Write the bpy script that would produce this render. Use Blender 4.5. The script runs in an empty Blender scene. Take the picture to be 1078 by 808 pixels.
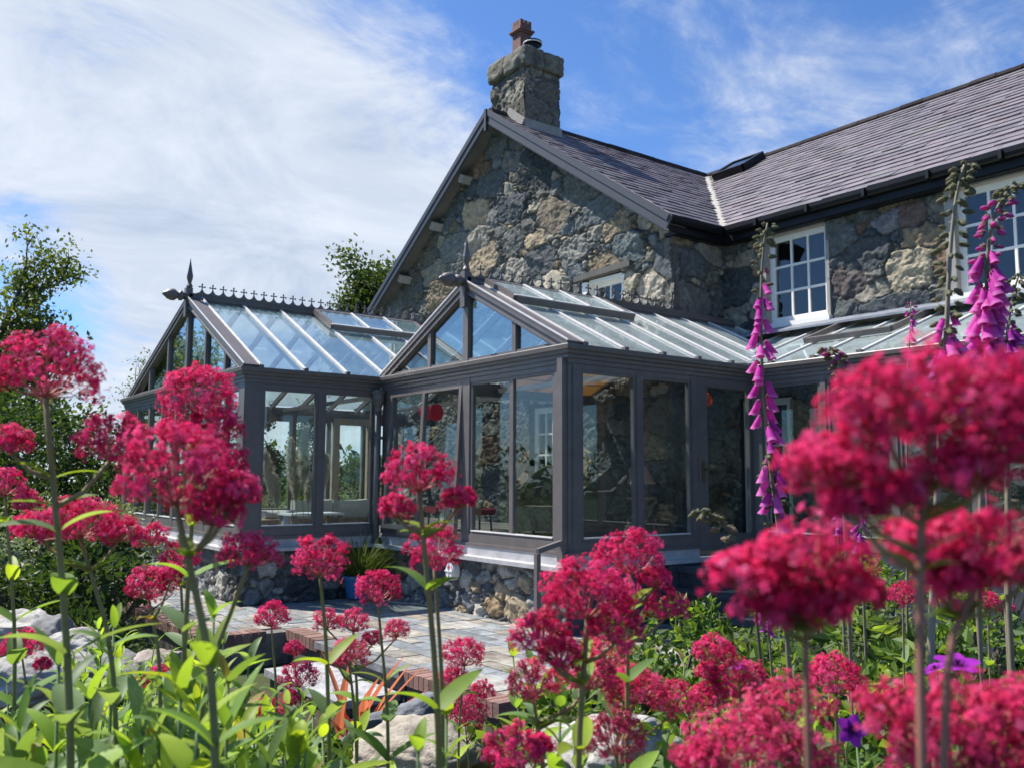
import bpy, math, random
import numpy as np
from mathutils import Vector, Matrix, noise as mn

random.seed(7)
C = bpy.context.scene
# ------------------------------------------------------------------ camera
FPX = 937.0
PW, PH = 1078.0, 808.0
yaw, pit, rol = math.radians(-53.255), math.radians(6.026), math.radians(0.29)
FW = np.array([math.sin(yaw)*math.cos(pit), math.cos(yaw)*math.cos(pit), math.sin(pit)])
_r0 = np.array([math.cos(yaw), -math.sin(yaw), 0.0]); _u0 = np.cross(_r0, FW)
RT = _r0*math.cos(rol) + _u0*math.sin(rol)
UP = -_r0*math.sin(rol) + _u0*math.cos(rol)
cam = bpy.data.cameras.new('camera'); camo = bpy.data.objects.new('camera', cam)
C.collection.objects.link(camo); C.camera = camo
m = Matrix.Identity(4)
for i in range(3):
    m[i][0] = RT[i]; m[i][1] = UP[i]; m[i][2] = -FW[i]
camo.matrix_world = m
cam.sensor_width = 36.0; cam.lens = FPX/PW*36.0
cam.clip_start = 0.02; cam.clip_end = 3000
cam.dof.use_dof = True; cam.dof.focus_distance = 3.6; cam.dof.aperture_fstop = 8.5

def ray(px, py):
    return RT*(px-PW/2)/FPX - UP*(py-PH/2)/FPX + FW
def at(px, py, d):
    """point seen at photo pixel (px,py) at a distance d in front of the lens"""
    return ray(px, py)*d

# ------------------------------------------------------------------ light
SUNV = np.array([-1.9, -1.05, 3.0]); SUNV = SUNV/np.linalg.norm(SUNV)
SUN_EL = math.asin(SUNV[2]); SUN_AZ = math.atan2(SUNV[0], SUNV[1])
sl = bpy.data.lights.new('sun', 'SUN'); sl.energy = 4.6; sl.angle = math.radians(0.53); sl.color = (1.0, 0.95, 0.87)
so = bpy.data.objects.new('sun', sl); C.collection.objects.link(so)
so.rotation_euler = Vector(SUNV).to_track_quat('Z', 'Y').to_euler()
so.location = (0, 0, 30)
C.view_settings.view_transform = 'Standard'; C.view_settings.look = 'None'
C.view_settings.exposure = 0.92; C.view_settings.gamma = 1.0
C.render.engine = 'CYCLES'
C.cycles.max_bounces = 10; C.cycles.diffuse_bounces = 4; C.cycles.glossy_bounces = 5
C.cycles.transparent_max_bounces = 40; C.cycles.transmission_bounces = 8
C.cycles.use_denoising = True
C.cycles.sample_clamp_indirect = 6.0

W = bpy.data.worlds.new('World'); C.world = W; W.use_nodes = True
nt = W.node_tree; nt.nodes.clear()
def N(tree, t, **kw):
    n = tree.nodes.new(t)
    for k, v in kw.items():
        if k.startswith('i_'):
            key = k[2:]
            key = int(key) if key.isdigit() else key.replace('_', ' ')
            n.inputs[key].default_value = v
        else: setattr(n, k, v)
    return n
def mathn(tree, op, a, b=None, clamp=False):
    n = tree.nodes.new('ShaderNodeMath'); n.operation = op; n.use_clamp = clamp
    for i, v in enumerate((a, b)):
        if v is None: continue
        if isinstance(v, (int, float)): n.inputs[i].default_value = v
        else: tree.links.new(v, n.inputs[i])
    return n.outputs[0]
L = nt.links.new
sky = N(nt, 'ShaderNodeTexSky', sky_type='NISHITA', sun_disc=False)
sky.sun_elevation = SUN_EL; sky.sun_rotation = SUN_AZ; sky.altitude = 100; sky.air_density = 1.0; sky.dust_density = 0.4; sky.ozone_density = 2.5
tc = N(nt, 'ShaderNodeTexCoord')
sep = N(nt, 'ShaderNodeSeparateXYZ'); L(tc.outputs['Generated'], sep.inputs[0])
den = mathn(nt, 'ADD', mathn(nt, 'MAXIMUM', sep.outputs[2], 0.0), 0.22)
cmb = N(nt, 'ShaderNodeCombineXYZ')
L(mathn(nt, 'DIVIDE', sep.outputs[0], den), cmb.inputs[0]); L(mathn(nt, 'DIVIDE', sep.outputs[1], den), cmb.inputs[1])
mp1 = N(nt, 'ShaderNodeMapping'); mp1.inputs['Rotation'].default_value = (0, 0, math.radians(38)); mp1.inputs['Scale'].default_value = (1.0, 0.88, 1)
L(cmb.outputs[0], mp1.inputs[0])
n1 = N(nt, 'ShaderNodeTexNoise', i_Scale=2.7, i_Detail=12.0, i_Roughness=0.66, i_Distortion=0.7); L(mp1.outputs[0], n1.inputs['Vector'])
mp2 = N(nt, 'ShaderNodeMapping'); mp2.inputs['Rotation'].default_value = (0, 0, math.radians(52)); mp2.inputs['Scale'].default_value = (1.0, 0.6, 1)
L(cmb.outputs[0], mp2.inputs[0])
n2 = N(nt, 'ShaderNodeTexNoise', i_Scale=9.0, i_Detail=10.0, i_Roughness=0.62, i_Distortion=1.2); L(mp2.outputs[0], n2.inputs['Vector'])
def lobe(px, py, c0, c1):
    d = ray(px, py); d = d/np.linalg.norm(d)
    vm = N(nt, 'ShaderNodeVectorMath', operation='DOT_PRODUCT'); vm.inputs[1].default_value = tuple(d)
    L(tc.outputs['Generated'], vm.inputs[0])
    mr = N(nt, 'ShaderNodeMapRange', interpolation_type='SMOOTHSTEP'); L(vm.outputs['Value'], mr.inputs[0])
    mr.inputs[1].default_value = math.cos(math.radians(c0)); mr.inputs[2].default_value = math.cos(math.radians(c1))
    return mr.outputs[0]
bias = mathn(nt, 'MULTIPLY', lobe(130, 160, 30, 9), 0.50)
bias = mathn(nt, 'ADD', bias, mathn(nt, 'MULTIPLY', lobe(330, 270, 17, 4), 0.30))
bias = mathn(nt, 'ADD', bias, mathn(nt, 'MULTIPLY', lobe(840, 160, 9, 2), 0.15))
bias = mathn(nt, 'ADD', bias, mathn(nt, 'MULTIPLY', lobe(1000, 30, 16, 3), 0.10))
bias = mathn(nt, 'ADD', bias, mathn(nt, 'MULTIPLY', lobe(660, 30, 9, 1), 0.13))
bias = mathn(nt, 'SUBTRACT', bias, mathn(nt, 'MULTIPLY', lobe(460, 30, 12, 3), 0.22))
bias = mathn(nt, 'SUBTRACT', bias, mathn(nt, 'MULTIPLY', lobe(20, 300, 6, 1), 0.22))
bias = mathn(nt, 'SUBTRACT', bias, mathn(nt, 'MULTIPLY', lobe(120, 345, 5, 1), 0.20))
nz = mathn(nt, 'ADD', mathn(nt, 'MULTIPLY', n1.outputs[0], 0.95), mathn(nt, 'MULTIPLY', n2.outputs[0], 0.42))
cm = mathn(nt, 'ADD', nz, bias)
mr = N(nt, 'ShaderNodeMapRange', interpolation_type='SMOOTHSTEP'); L(cm, mr.inputs[0])
mr.inputs[1].default_value = 0.70; mr.inputs[2].default_value = 1.24; mr.inputs[4].default_value = 0.94
ramp = N(nt, 'ShaderNodeMapRange'); L(n1.outputs[0], ramp.inputs[0]); ramp.inputs[1].default_value = 0.3; ramp.inputs[2].default_value = 0.72
ccol = N(nt, 'ShaderNodeMix', data_type='RGBA'); L(ramp.outputs[0], ccol.inputs[0])
ccol.inputs[6].default_value = (0.27, 0.32, 0.40, 1); ccol.inputs[7].default_value = (0.485, 0.51, 0.555, 1)
skym = N(nt, 'ShaderNodeMix', data_type='RGBA', blend_type='MULTIPLY'); skym.inputs[0].default_value = 1.0
L(sky.outputs[0], skym.inputs[6]); skym.inputs[7].default_value = (0.050, 0.069, 0.095, 1)
# clouds are given in units of the sky texture times its strength
mixc = N(nt, 'ShaderNodeMix', data_type='RGBA'); L(mr.outputs[0], mixc.inputs[0]); L(skym.outputs[2], mixc.inputs[6]); L(ccol.outputs[2], mixc.inputs[7])
scale10 = N(nt, 'ShaderNodeMix', data_type='RGBA', blend_type='MULTIPLY'); scale10.inputs[0].default_value = 1.0
L(mixc.outputs[2], scale10.inputs[6]); scale10.inputs[7].default_value = (10, 10, 10, 1)
bg = N(nt, 'ShaderNodeBackground', i_Strength=0.1); L(scale10.outputs[2], bg.inputs[0])
wo = N(nt, 'ShaderNodeOutputWorld'); L(bg.outputs[0], wo.inputs[0])

# ------------------------------------------------------------------ materials
def s2l(r, g, b):
    f = lambda c: (c/255/12.92) if c/255 <= 0.04045 else ((c/255+0.055)/1.055)**2.4
    return (f(r), f(g), f(b))
def pmat(name, base=(1, 1, 1), rough=0.6, metal=0.0, spec=0.5, attr=True, var=0.0, vs=3.0, bump=0.0, bs=40.0, transl=0.0, tcol=None, coat=0.0):
    mt = bpy.data.materials.new(name); mt.use_nodes = True; t = mt.node_tree; t.nodes.clear(); k = t.links.new
    out = N(t, 'ShaderNodeOutputMaterial'); p = N(t, 'ShaderNodeBsdfPrincipled', i_Roughness=rough, i_Metallic=metal)
    p.inputs['Specular IOR Level'].default_value = spec
    p.inputs['Coat Weight'].default_value = coat
    tcn = N(t, 'ShaderNodeTexCoord')
    rgb = N(t, 'ShaderNodeRGB'); rgb.outputs[0].default_value = (*base, 1); col = rgb.outputs[0]
    if attr:
        a = N(t, 'ShaderNodeAttribute', attribute_name='Col')
        mx = N(t, 'ShaderNodeMix', data_type='RGBA', blend_type='MULTIPLY'); mx.inputs[0].default_value = 1
        k(col, mx.inputs[6]); k(a.outputs['Color'], mx.inputs[7]); col = mx.outputs[2]
    if var > 0:
        nn = N(t, 'ShaderNodeTexNoise', i_Scale=vs, i_Detail=6.0, i_Roughness=0.65); k(tcn.outputs['Object'], nn.inputs['Vector'])
        mr_ = N(t, 'ShaderNodeMapRange'); k(nn.outputs[0], mr_.inputs[0]); mr_.inputs[1].default_value = 0.3; mr_.inputs[2].default_value = 0.7
        mr_.inputs[3].default_value = 1-var; mr_.inputs[4].default_value = 1+var
        vm = N(t, 'ShaderNodeVectorMath', operation='SCALE'); k(col, vm.inputs[0]); k(mr_.outputs[0], vm.inputs['Scale']); col = vm.outputs[0]
    k(col, p.inputs['Base Color'])
    if bump > 0:
        nb = N(t, 'ShaderNodeTexNoise', i_Scale=bs, i_Detail=8.0, i_Roughness=0.7); k(tcn.outputs['Object'], nb.inputs['Vector'])
        bp = N(t, 'ShaderNodeBump', i_Strength=bump, i_Distance=0.02); k(nb.outputs[0], bp.inputs['Height']); k(bp.outputs[0], p.inputs['Normal'])
    sh = p.outputs[0]
    if transl > 0:
        tr = N(t, 'ShaderNodeBsdfTranslucent')
        if tcol:
            mt2 = N(t, 'ShaderNodeMix', data_type='RGBA', blend_type='MULTIPLY'); mt2.inputs[0].default_value = 1
            k(col, mt2.inputs[6]); mt2.inputs[7].default_value = (*tcol, 1); k(mt2.outputs[2], tr.inputs[0])
        else: k(col, tr.inputs[0])
        ms = N(t, 'ShaderNodeMixShader'); ms.inputs[0].default_value = transl; k(sh, ms.inputs[1]); k(tr.outputs[0], ms.inputs[2]); sh = ms.outputs[0]
    k(sh, out.inputs[0])
    return mt
def glass(name, tint, f0, fmax=1.0, dirt=0.0, dcol=(0.6, 0.7, 0.7), rough=0.0, wave=0.0):
    mt = bpy.data.materials.new(name); mt.use_nodes = True; t = mt.node_tree; t.nodes.clear(); k = t.links.new
    out = N(t, 'ShaderNodeOutputMaterial'); tr = N(t, 'ShaderNodeBsdfTransparent'); tr.inputs[0].default_value = (*tint, 1)
    gl = N(t, 'ShaderNodeBsdfGlossy'); gl.inputs['Roughness'].default_value = rough; gl.inputs[0].default_value = (1, 1, 1, 1)
    lw = N(t, 'ShaderNodeLayerWeight'); lw.inputs[0].default_value = 0.5
    f = mathn(t, 'POWER', lw.outputs['Facing'], 5.0)
    f = mathn(t, 'ADD', mathn(t, 'MULTIPLY', f, fmax-f0), f0)
    if wave > 0:
        tcn = N(t, 'ShaderNodeTexCoord'); nb = N(t, 'ShaderNodeTexNoise', i_Scale=1.3, i_Detail=2.0); k(tcn.outputs['Object'], nb.inputs['Vector'])
        bp = N(t, 'ShaderNodeBump', i_Strength=wave, i_Distance=0.03); k(nb.outputs[0], bp.inputs['Height']); k(bp.outputs[0], gl.inputs['Normal'])
    ms = N(t, 'ShaderNodeMixShader'); k(f, ms.inputs[0]); k(tr.outputs[0], ms.inputs[1]); k(gl.outputs[0], ms.inputs[2]); sh = ms.outputs[0]
    if dirt > 0:
        df = N(t, 'ShaderNodeBsdfDiffuse'); df.inputs[0].default_value = (*dcol, 1)
        tcn = N(t, 'ShaderNodeTexCoord'); nn = N(t, 'ShaderNodeTexNoise', i_Scale=2.2, i_Detail=6.0, i_Roughness=0.7); k(tcn.outputs['Object'], nn.inputs['Vector'])
        mr_ = N(t, 'ShaderNodeMapRange'); k(nn.outputs[0], mr_.inputs[0]); mr_.inputs[1].default_value = 0.3; mr_.inputs[2].default_value = 0.75
        mr_.inputs[3].default_value = dirt*0.55; mr_.inputs[4].default_value = dirt*1.4
        m2 = N(t, 'ShaderNodeMixShader'); k(mr_.outputs[0], m2.inputs[0]); k(sh, m2.inputs[1]); k(df.outputs[0], m2.inputs[2]); sh = m2.outputs[0]
    k(sh, out.inputs[0])
    return mt
M = dict(
    stone=pmat('rubble_stone', rough=0.85, spec=0.25, var=0.34, vs=14, bump=1.0, bs=30),
    rock=pmat('garden_rock', rough=0.85, spec=0.3, var=0.3, vs=14, bump=0.8, bs=45),
    ridge=pmat('ridge_clay', rough=0.95, spec=0.05, var=0.3, vs=6, bump=0.4, bs=30),
    slate=pmat('roof_slate', rough=0.5, spec=0.5, var=0.18, vs=6, bump=0.25, bs=30),
    paving=pmat('paving_slate', rough=0.7, spec=0.35, var=0.48, vs=8, bump=0.7, bs=22),
    brick=pmat('brick', rough=0.85, spec=0.3, var=0.2, vs=25, bump=0.4, bs=60),
    frame=pmat('taupe_frame_paint', (0.132, 0.114, 0.106), rough=0.45, attr=False, var=0.16, vs=5, bump=0.03, bs=200),
    barge=pmat('blue_grey_board_paint', (0.046, 0.049, 0.056), rough=0.5, attr=False, var=0.1, vs=4),
    cap=pmat('rafter_cap_metal', (0.72, 0.69, 0.66), rough=0.32, metal=0.0, attr=False, var=0.12, vs=6),
    gutter=pmat('black_gutter', (0.007, 0.0075, 0.009), rough=0.45, spec=0.25, attr=False),
    cream=pmat('cream_window_paint', (0.82, 0.79, 0.73), rough=0.45, attr=False, var=0.04, vs=3),
    render_=pmat('grey_reveal', (0.30, 0.28, 0.25), rough=0.8, attr=False, var=0.12, vs=6, bump=0.2),
    tan=pmat('tan_painted_wood', (0.36, 0.29, 0.21), rough=0.6, attr=False, var=0.15, vs=8),
    redseat=pmat('dull_red_cushion', (0.22, 0.018, 0.025), rough=0.9, attr=False),
    lead=pmat('lead_flashing', (0.20, 0.22, 0.25), rough=0.5, attr=False, var=0.3, vs=5, bump=0.15, bs=15),
    mortar=pmat('mortar', (0.42, 0.39, 0.34), rough=0.9, attr=False, var=0.3, vs=12, bump=0.6, bs=30),
    dark=pmat('dark_interior', (0.02, 0.02, 0.02), rough=0.9, attr=False),
    plaster=pmat('plaster', (0.10, 0.095, 0.085), rough=0.9, attr=False, var=0.2),
    terracotta=pmat('terracotta', (0.17, 0.075, 0.06), rough=0.8, attr=False, var=0.25, vs=8, bump=0.2),
    sill=pmat('grey_sill_slate', (0.42, 0.41, 0.41), rough=0.5, attr=False, var=0.2, vs=6, bump=0.15),
    navy=pmat('dark_slate', (0.05, 0.055, 0.068), rough=0.5, attr=False, var=0.3, vs=6, bump=0.3),
    bluepot=pmat('blue_glaze', (0.05, 0.19, 0.40), rough=0.3, attr=False, var=0.15, vs=10),
    white=pmat('white_paint', (0.78, 0.77, 0.74), rough=0.5, attr=False),
    fabric=pmat('pale_fabric', (0.55, 0.51, 0.44), rough=0.95, attr=False, var=0.12, vs=30, bump=0.3, bs=150),
    blind=pmat('tan_blind', (0.62, 0.41, 0.20), rough=0.9, attr=False, var=0.08, transl=0.45),
    wicker=pmat('dark_wicker', (0.10, 0.092, 0.08), rough=0.8, attr=False, var=0.5, vs=60, bump=0.8, bs=90),
    redshade=pmat('red_paper', (0.65, 0.02, 0.05), rough=0.8, attr=False, transl=0.4),
    orange=pmat('orange_paper', (0.75, 0.10, 0.03), rough=0.8, attr=False, transl=0.4),
    pinkshade=pmat('pink_fabric', (0.50, 0.28, 0.22), rough=0.9, attr=False, transl=0.3),
    wood=pmat('wood', (0.28, 0.19, 0.11), rough=0.6, attr=False, var=0.3, vs=12),
    brass=pmat('aged_brass', (0.16, 0.12, 0.06), rough=0.4, metal=0.8, attr=False),
    pampas=pmat('pampas_plume', rough=0.95, spec=0.1, transl=0.35),
    leaf=pmat('leaf', rough=0.5, spec=0.28, var=0.15, vs=20, transl=0.50, tcol=(1.6, 1.5, 0.5)),
    treeleaf=pmat('tree_leaf', rough=0.5, spec=0.3, transl=0.42, tcol=(1.35, 1.3, 0.55)),
    petal=pmat('petal', rough=0.6, spec=0.12, transl=0.45),
    stem=pmat('stem', rough=0.6, spec=0.3, var=0.15, vs=30),
    bark=pmat('bark', (0.085, 0.07, 0.055), rough=0.9, attr=False, var=0.3, vs=10, bump=0.5),
    flax=pmat('flax_blade', rough=0.45, spec=0.4, transl=0.4),
    soil=pmat('soil', rough=0.95, spec=0.15, var=0.4, vs=4, bump=0.8, bs=18),
    floor=pmat('floor_tile', (0.20, 0.18, 0.16), rough=0.5, attr=False, var=0.2, vs=3),
    pane=glass('clear_glass', (0.93, 0.97, 0.96), 0.045, 0.9),
    wpane=glass('window_glass', (0.80, 0.84, 0.84), 0.05, 0.85, wave=0.06),
    gpane=glass('gable_glass', (0.66, 0.78, 0.80), 0.20, 0.95, wave=0.03),
    roofA=glass('blue_roof_glass', (0.92, 0.96, 0.97), 0.15, 0.95, dirt=0.13, dcol=(0.42, 0.62, 0.66), wave=0.03),  # dust film, raised so its blue also stands for cloud reflections
    roofB=glass('pale_roof_glass', (0.92, 0.96, 0.96), 0.07, 0.95, dirt=0.16, dcol=(0.74, 0.86, 0.85), wave=0.03),
)

# ------------------------------------------------------------------ mesh builder
OFF = {}
def _q(a): return np.asarray(a, dtype=np.float64)
class MB:
    def __init__(s): s.V = []; s.F = []; s.n = 0
    def add(s, V, F, col=(1, 1, 1), m=0):
        V = _q(V).reshape(-1, 3); F = np.asarray(F, dtype=np.int64)
        if len(F) == 0: return
        if F.ndim == 1: F = F[None, :]
        c = _q(col)
        if c.ndim == 1: c = np.tile(c, (len(F), 1))
        s.V.append(V); s.F.append((F+s.n, c, m)); s.n += len(V)
    def box(s, a, b, col=(1, 1, 1), m=0):
        a = _q(a); b = _q(b); s.obox((a+b)/2, ((b[0]-a[0])/2, 0, 0), (0, (b[1]-a[1])/2, 0), (0, 0, (b[2]-a[2])/2), col, m)
    def obox(s, c, ax, ay, az, col=(1, 1, 1), m=0):
        c, ax, ay, az = map(_q, (c, ax, ay, az))
        V = [c+i*ax+j*ay+k*az for k in (-1, 1) for j in (-1, 1) for i in (-1, 1)]
        F = [[0, 2, 3, 1], [4, 5, 7, 6], [0, 1, 5, 4], [2, 6, 7, 3], [0, 4, 6, 2], [1, 3, 7, 5]]
        if np.dot(np.cross(ax, ay), az) < 0: F = [f[::-1] for f in F]
        s.add(V, F, col, m)
    def beam(s, p, q, w, h, up=(0, 0, 1), col=(1, 1, 1), m=0, lift=0.0):
        p = _q(p); q = _q(q); up = _q(up); d = q-p; ln = np.linalg.norm(d); d = d/ln
        sd = np.cross(d, up); sd /= np.linalg.norm(sd); u = np.cross(sd, d)
        s.obox((p+q)/2+u*lift, d*ln/2, sd*w/2, u*h/2, col, m)
    def prism(s, poly, vec, col=(1, 1, 1), m=0):
        P = _q(poly); n = len(P); V = np.vstack([P, P+_q(vec)])
        nrm = sum(np.cross(P[i], P[(i+1) % n]) for i in range(n))
        fl = np.dot(nrm, _q(vec)) > 0
        f1 = list(range(n)); f2 = list(range(2*n-1, n-1, -1))
        sd = [[i, i+n, (i+1) % n+n, (i+1) % n] for i in range(n)]
        if fl: f1 = f1[::-1]; f2 = f2[::-1]; sd = [x[::-1] for x in sd]
        s.add(V, [f1], col, m); s.F[-1:] = [s.F[-1]]
        b = s.n-2*n
        c = _q(col)
        s.F.append((np.array([f2])+b, c[None, :], m)); s.F.append((np.array(sd)+b, np.tile(c, (n, 1)), m))
    def tube(s, pts, rads, n=6, col=(1, 1, 1), m=0, cap=True):
        P = _q(pts); k = len(P); r = np.broadcast_to(_q(rads), (k,))
        T = np.gradient(P, axis=0); T /= np.linalg.norm(T, axis=1)[:, None]+1e-12
        ref = np.array([0, 0, 1.0]) if abs(T[0][2]) < 0.9 else np.array([1.0, 0, 0])
        a = np.cross(T, ref); a /= np.linalg.norm(a, axis=1)[:, None]+1e-12; b = np.cross(T, a)
        th = np.arange(n)*2*math.pi/n
        V = P[:, None, :]+r[:, None, None]*(np.cos(th)[None, :, None]*a[:, None, :]+np.sin(th)[None, :, None]*b[:, None, :])
        i = np.arange(k-1)[:, None]*n; j = np.arange(n)[None, :]; j2 = (j+1) % n
        F = np.stack([i+j, i+j2, i+n+j2, i+n+j], -1).reshape(-1, 4)
        c = _q(col)
        if c.ndim == 2 and len(c) == k-1: c = np.repeat(c, n, axis=0)
        s.add(V.reshape(-1, 3), F, c, m)
        if cap:
            bb = s.n-k*n; cc = c if c.ndim == 1 else c[0]
            s.F.append((np.array([list(range(n))[::-1]])+bb, cc[None, :], m)); s.F.append((np.array([list(range((k-1)*n, k*n))])+bb, cc[None, :], m))
    def lathe(s, prof, o, n=16, ax=(0, 0, 1), col=(1, 1, 1), m=0):
        ax = _q(ax)/np.linalg.norm(ax); o = _q(o)
        ref = np.array([0, 0, 1.0]) if abs(ax[2]) < 0.9 else np.array([1.0, 0, 0])
        a = np.cross(ref, ax); a /= np.linalg.norm(a); b = np.cross(ax, a)
        th = np.arange(n)*2*math.pi/n
        V = []
        for r, z in prof: V.append(o+ax*z+r*(np.cos(th)[:, None]*a+np.sin(th)[:, None]*b))
        k = len(prof); i = np.arange(k-1)[:, None]*n; j = np.arange(n)[None, :]; j2 = (j+1) % n
        F = np.stack([i+j, i+j2, i+n+j2, i+n+j], -1).reshape(-1, 4)
        s.add(np.vstack(V), F, col, m)
    def inst(s, TV, TF, pos, axis, scale, roll, cols, m=0, fcol=None):
        """many copies of a small template (axis z) at once"""
        pos = _q(pos); ax = _q(axis); ax = ax/(np.linalg.norm(ax, axis=1)[:, None]+1e-9)
        ref = np.where(np.abs(ax[:, 2:3]) < 0.9, np.array([[0, 0, 1.0]]), np.array([[1.0, 0, 0]]))
        a = np.cross(ref, ax); a /= np.linalg.norm(a, axis=1)[:, None]+1e-9; b = np.cross(ax, a)
        cr, sr = np.cos(roll)[:, None], np.sin(roll)[:, None]
        a2 = a*cr+b*sr; b2 = b*cr-a*sr
        TV = _q(TV); sc = _q(scale); sc = sc[:, None, None] if sc.ndim == 1 else sc[:, None, :]
        T = TV[None]*sc
        V = pos[:, None]+T[..., 0:1]*a2[:, None]+T[..., 1:2]*b2[:, None]+T[..., 2:3]*ax[:, None]
        TF = np.asarray(TF); n = len(TV)
        F = (TF[None]+(np.arange(len(pos))*n)[:, None, None]).reshape(-1, TF.shape[1])
        c = np.repeat(_q(cols), len(TF), axis=0)
        if fcol is not None: c = c*np.tile(_q(fcol), (len(pos), 1))
        s.add(V.reshape(-1, 3), F, c, m)
    def build(s, name, mats, parent=None, smooth=False):
        me = bpy.data.meshes.new(name)
        V = np.vstack(s.V)
        off = OFF.get(parent.name) if parent is not None else None
        if off is not None: V = V-off
        nf = sum(len(f) for f, _, _ in s.F)
        lt = np.concatenate([np.full(len(f), f.shape[1], np.int32) for f, _, _ in s.F])
        li = np.concatenate([f.ravel() for f, _, _ in s.F]).astype(np.int32)
        col = np.vstack([c for _, c, _ in s.F]); mi = np.concatenate([np.full(len(f), mm, np.int32) for f, _, mm in s.F])
        ls = np.concatenate([[0], np.cumsum(lt)[:-1]]).astype(np.int32)
        me.vertices.add(len(V)); me.vertices.foreach_set('co', V.ravel().astype(np.float32))
        me.loops.add(len(li)); me.loops.foreach_set('vertex_index', li)
        me.polygons.add(nf); me.polygons.foreach_set('loop_start', ls)
        me.polygons.foreach_set('loop_total', lt)
        me.polygons.foreach_set('material_index', mi)
        me.polygons.foreach_set('use_smooth', np.full(nf, smooth))
        at_ = me.attributes.new('Col', 'FLOAT_COLOR', 'FACE')
        at_.data.foreach_set('color', np.hstack([col, np.ones((nf, 1))]).ravel().astype(np.float32))
        for mt in (mats if isinstance(mats, (list, tuple)) else [mats]): me.materials.append(mt)
        me.update(calc_edges=True); me.validate()
        o = bpy.data.objects.new(name, me); C.collection.objects.link(o)
        if parent is not None:
            o.parent = parent
            if off is not None: OFF[o.name] = off
        return o
def tag(o, label=None, cat=None, group=None, kind=None):
    if label: o['label'] = label
    if cat: o['category'] = cat
    if group: o['group'] = group
    if kind: o['kind'] = kind
    return o
def thing(name, label, cat, loc=(0, 0, 0), group=None):
    o = bpy.data.objects.new(name, None); C.collection.objects.link(o); o.empty_display_size = 0.1
    o.location = loc; OFF[o.name] = _q(loc)
    return tag(o, label, cat, group)

# ------------------------------------------------------------------ noise
def vnoise(x, y, seed):
    r = np.random.RandomState(seed).rand(256, 256)
    xi = np.floor(x).astype(int); yi = np.floor(y).astype(int); fx = x-xi; fy = y-yi
    fx = fx*fx*(3-2*fx); fy = fy*fy*(3-2*fy)
    g = lambda i, j: r[i & 255, j & 255]
    return (g(xi, yi)*(1-fx)+g(xi+1, yi)*fx)*(1-fy)+(g(xi, yi+1)*(1-fx)+g(xi+1, yi+1)*fx)*fy
def fbm(x, y, seed, o=4, gain=0.5):
    t = 0; a = 1; s = 0
    for i in range(o):
        t = t+a*(vnoise(x*2**i, y*2**i, seed+i)-0.5); s += a; a *= gain
    return t/s*2

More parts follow.
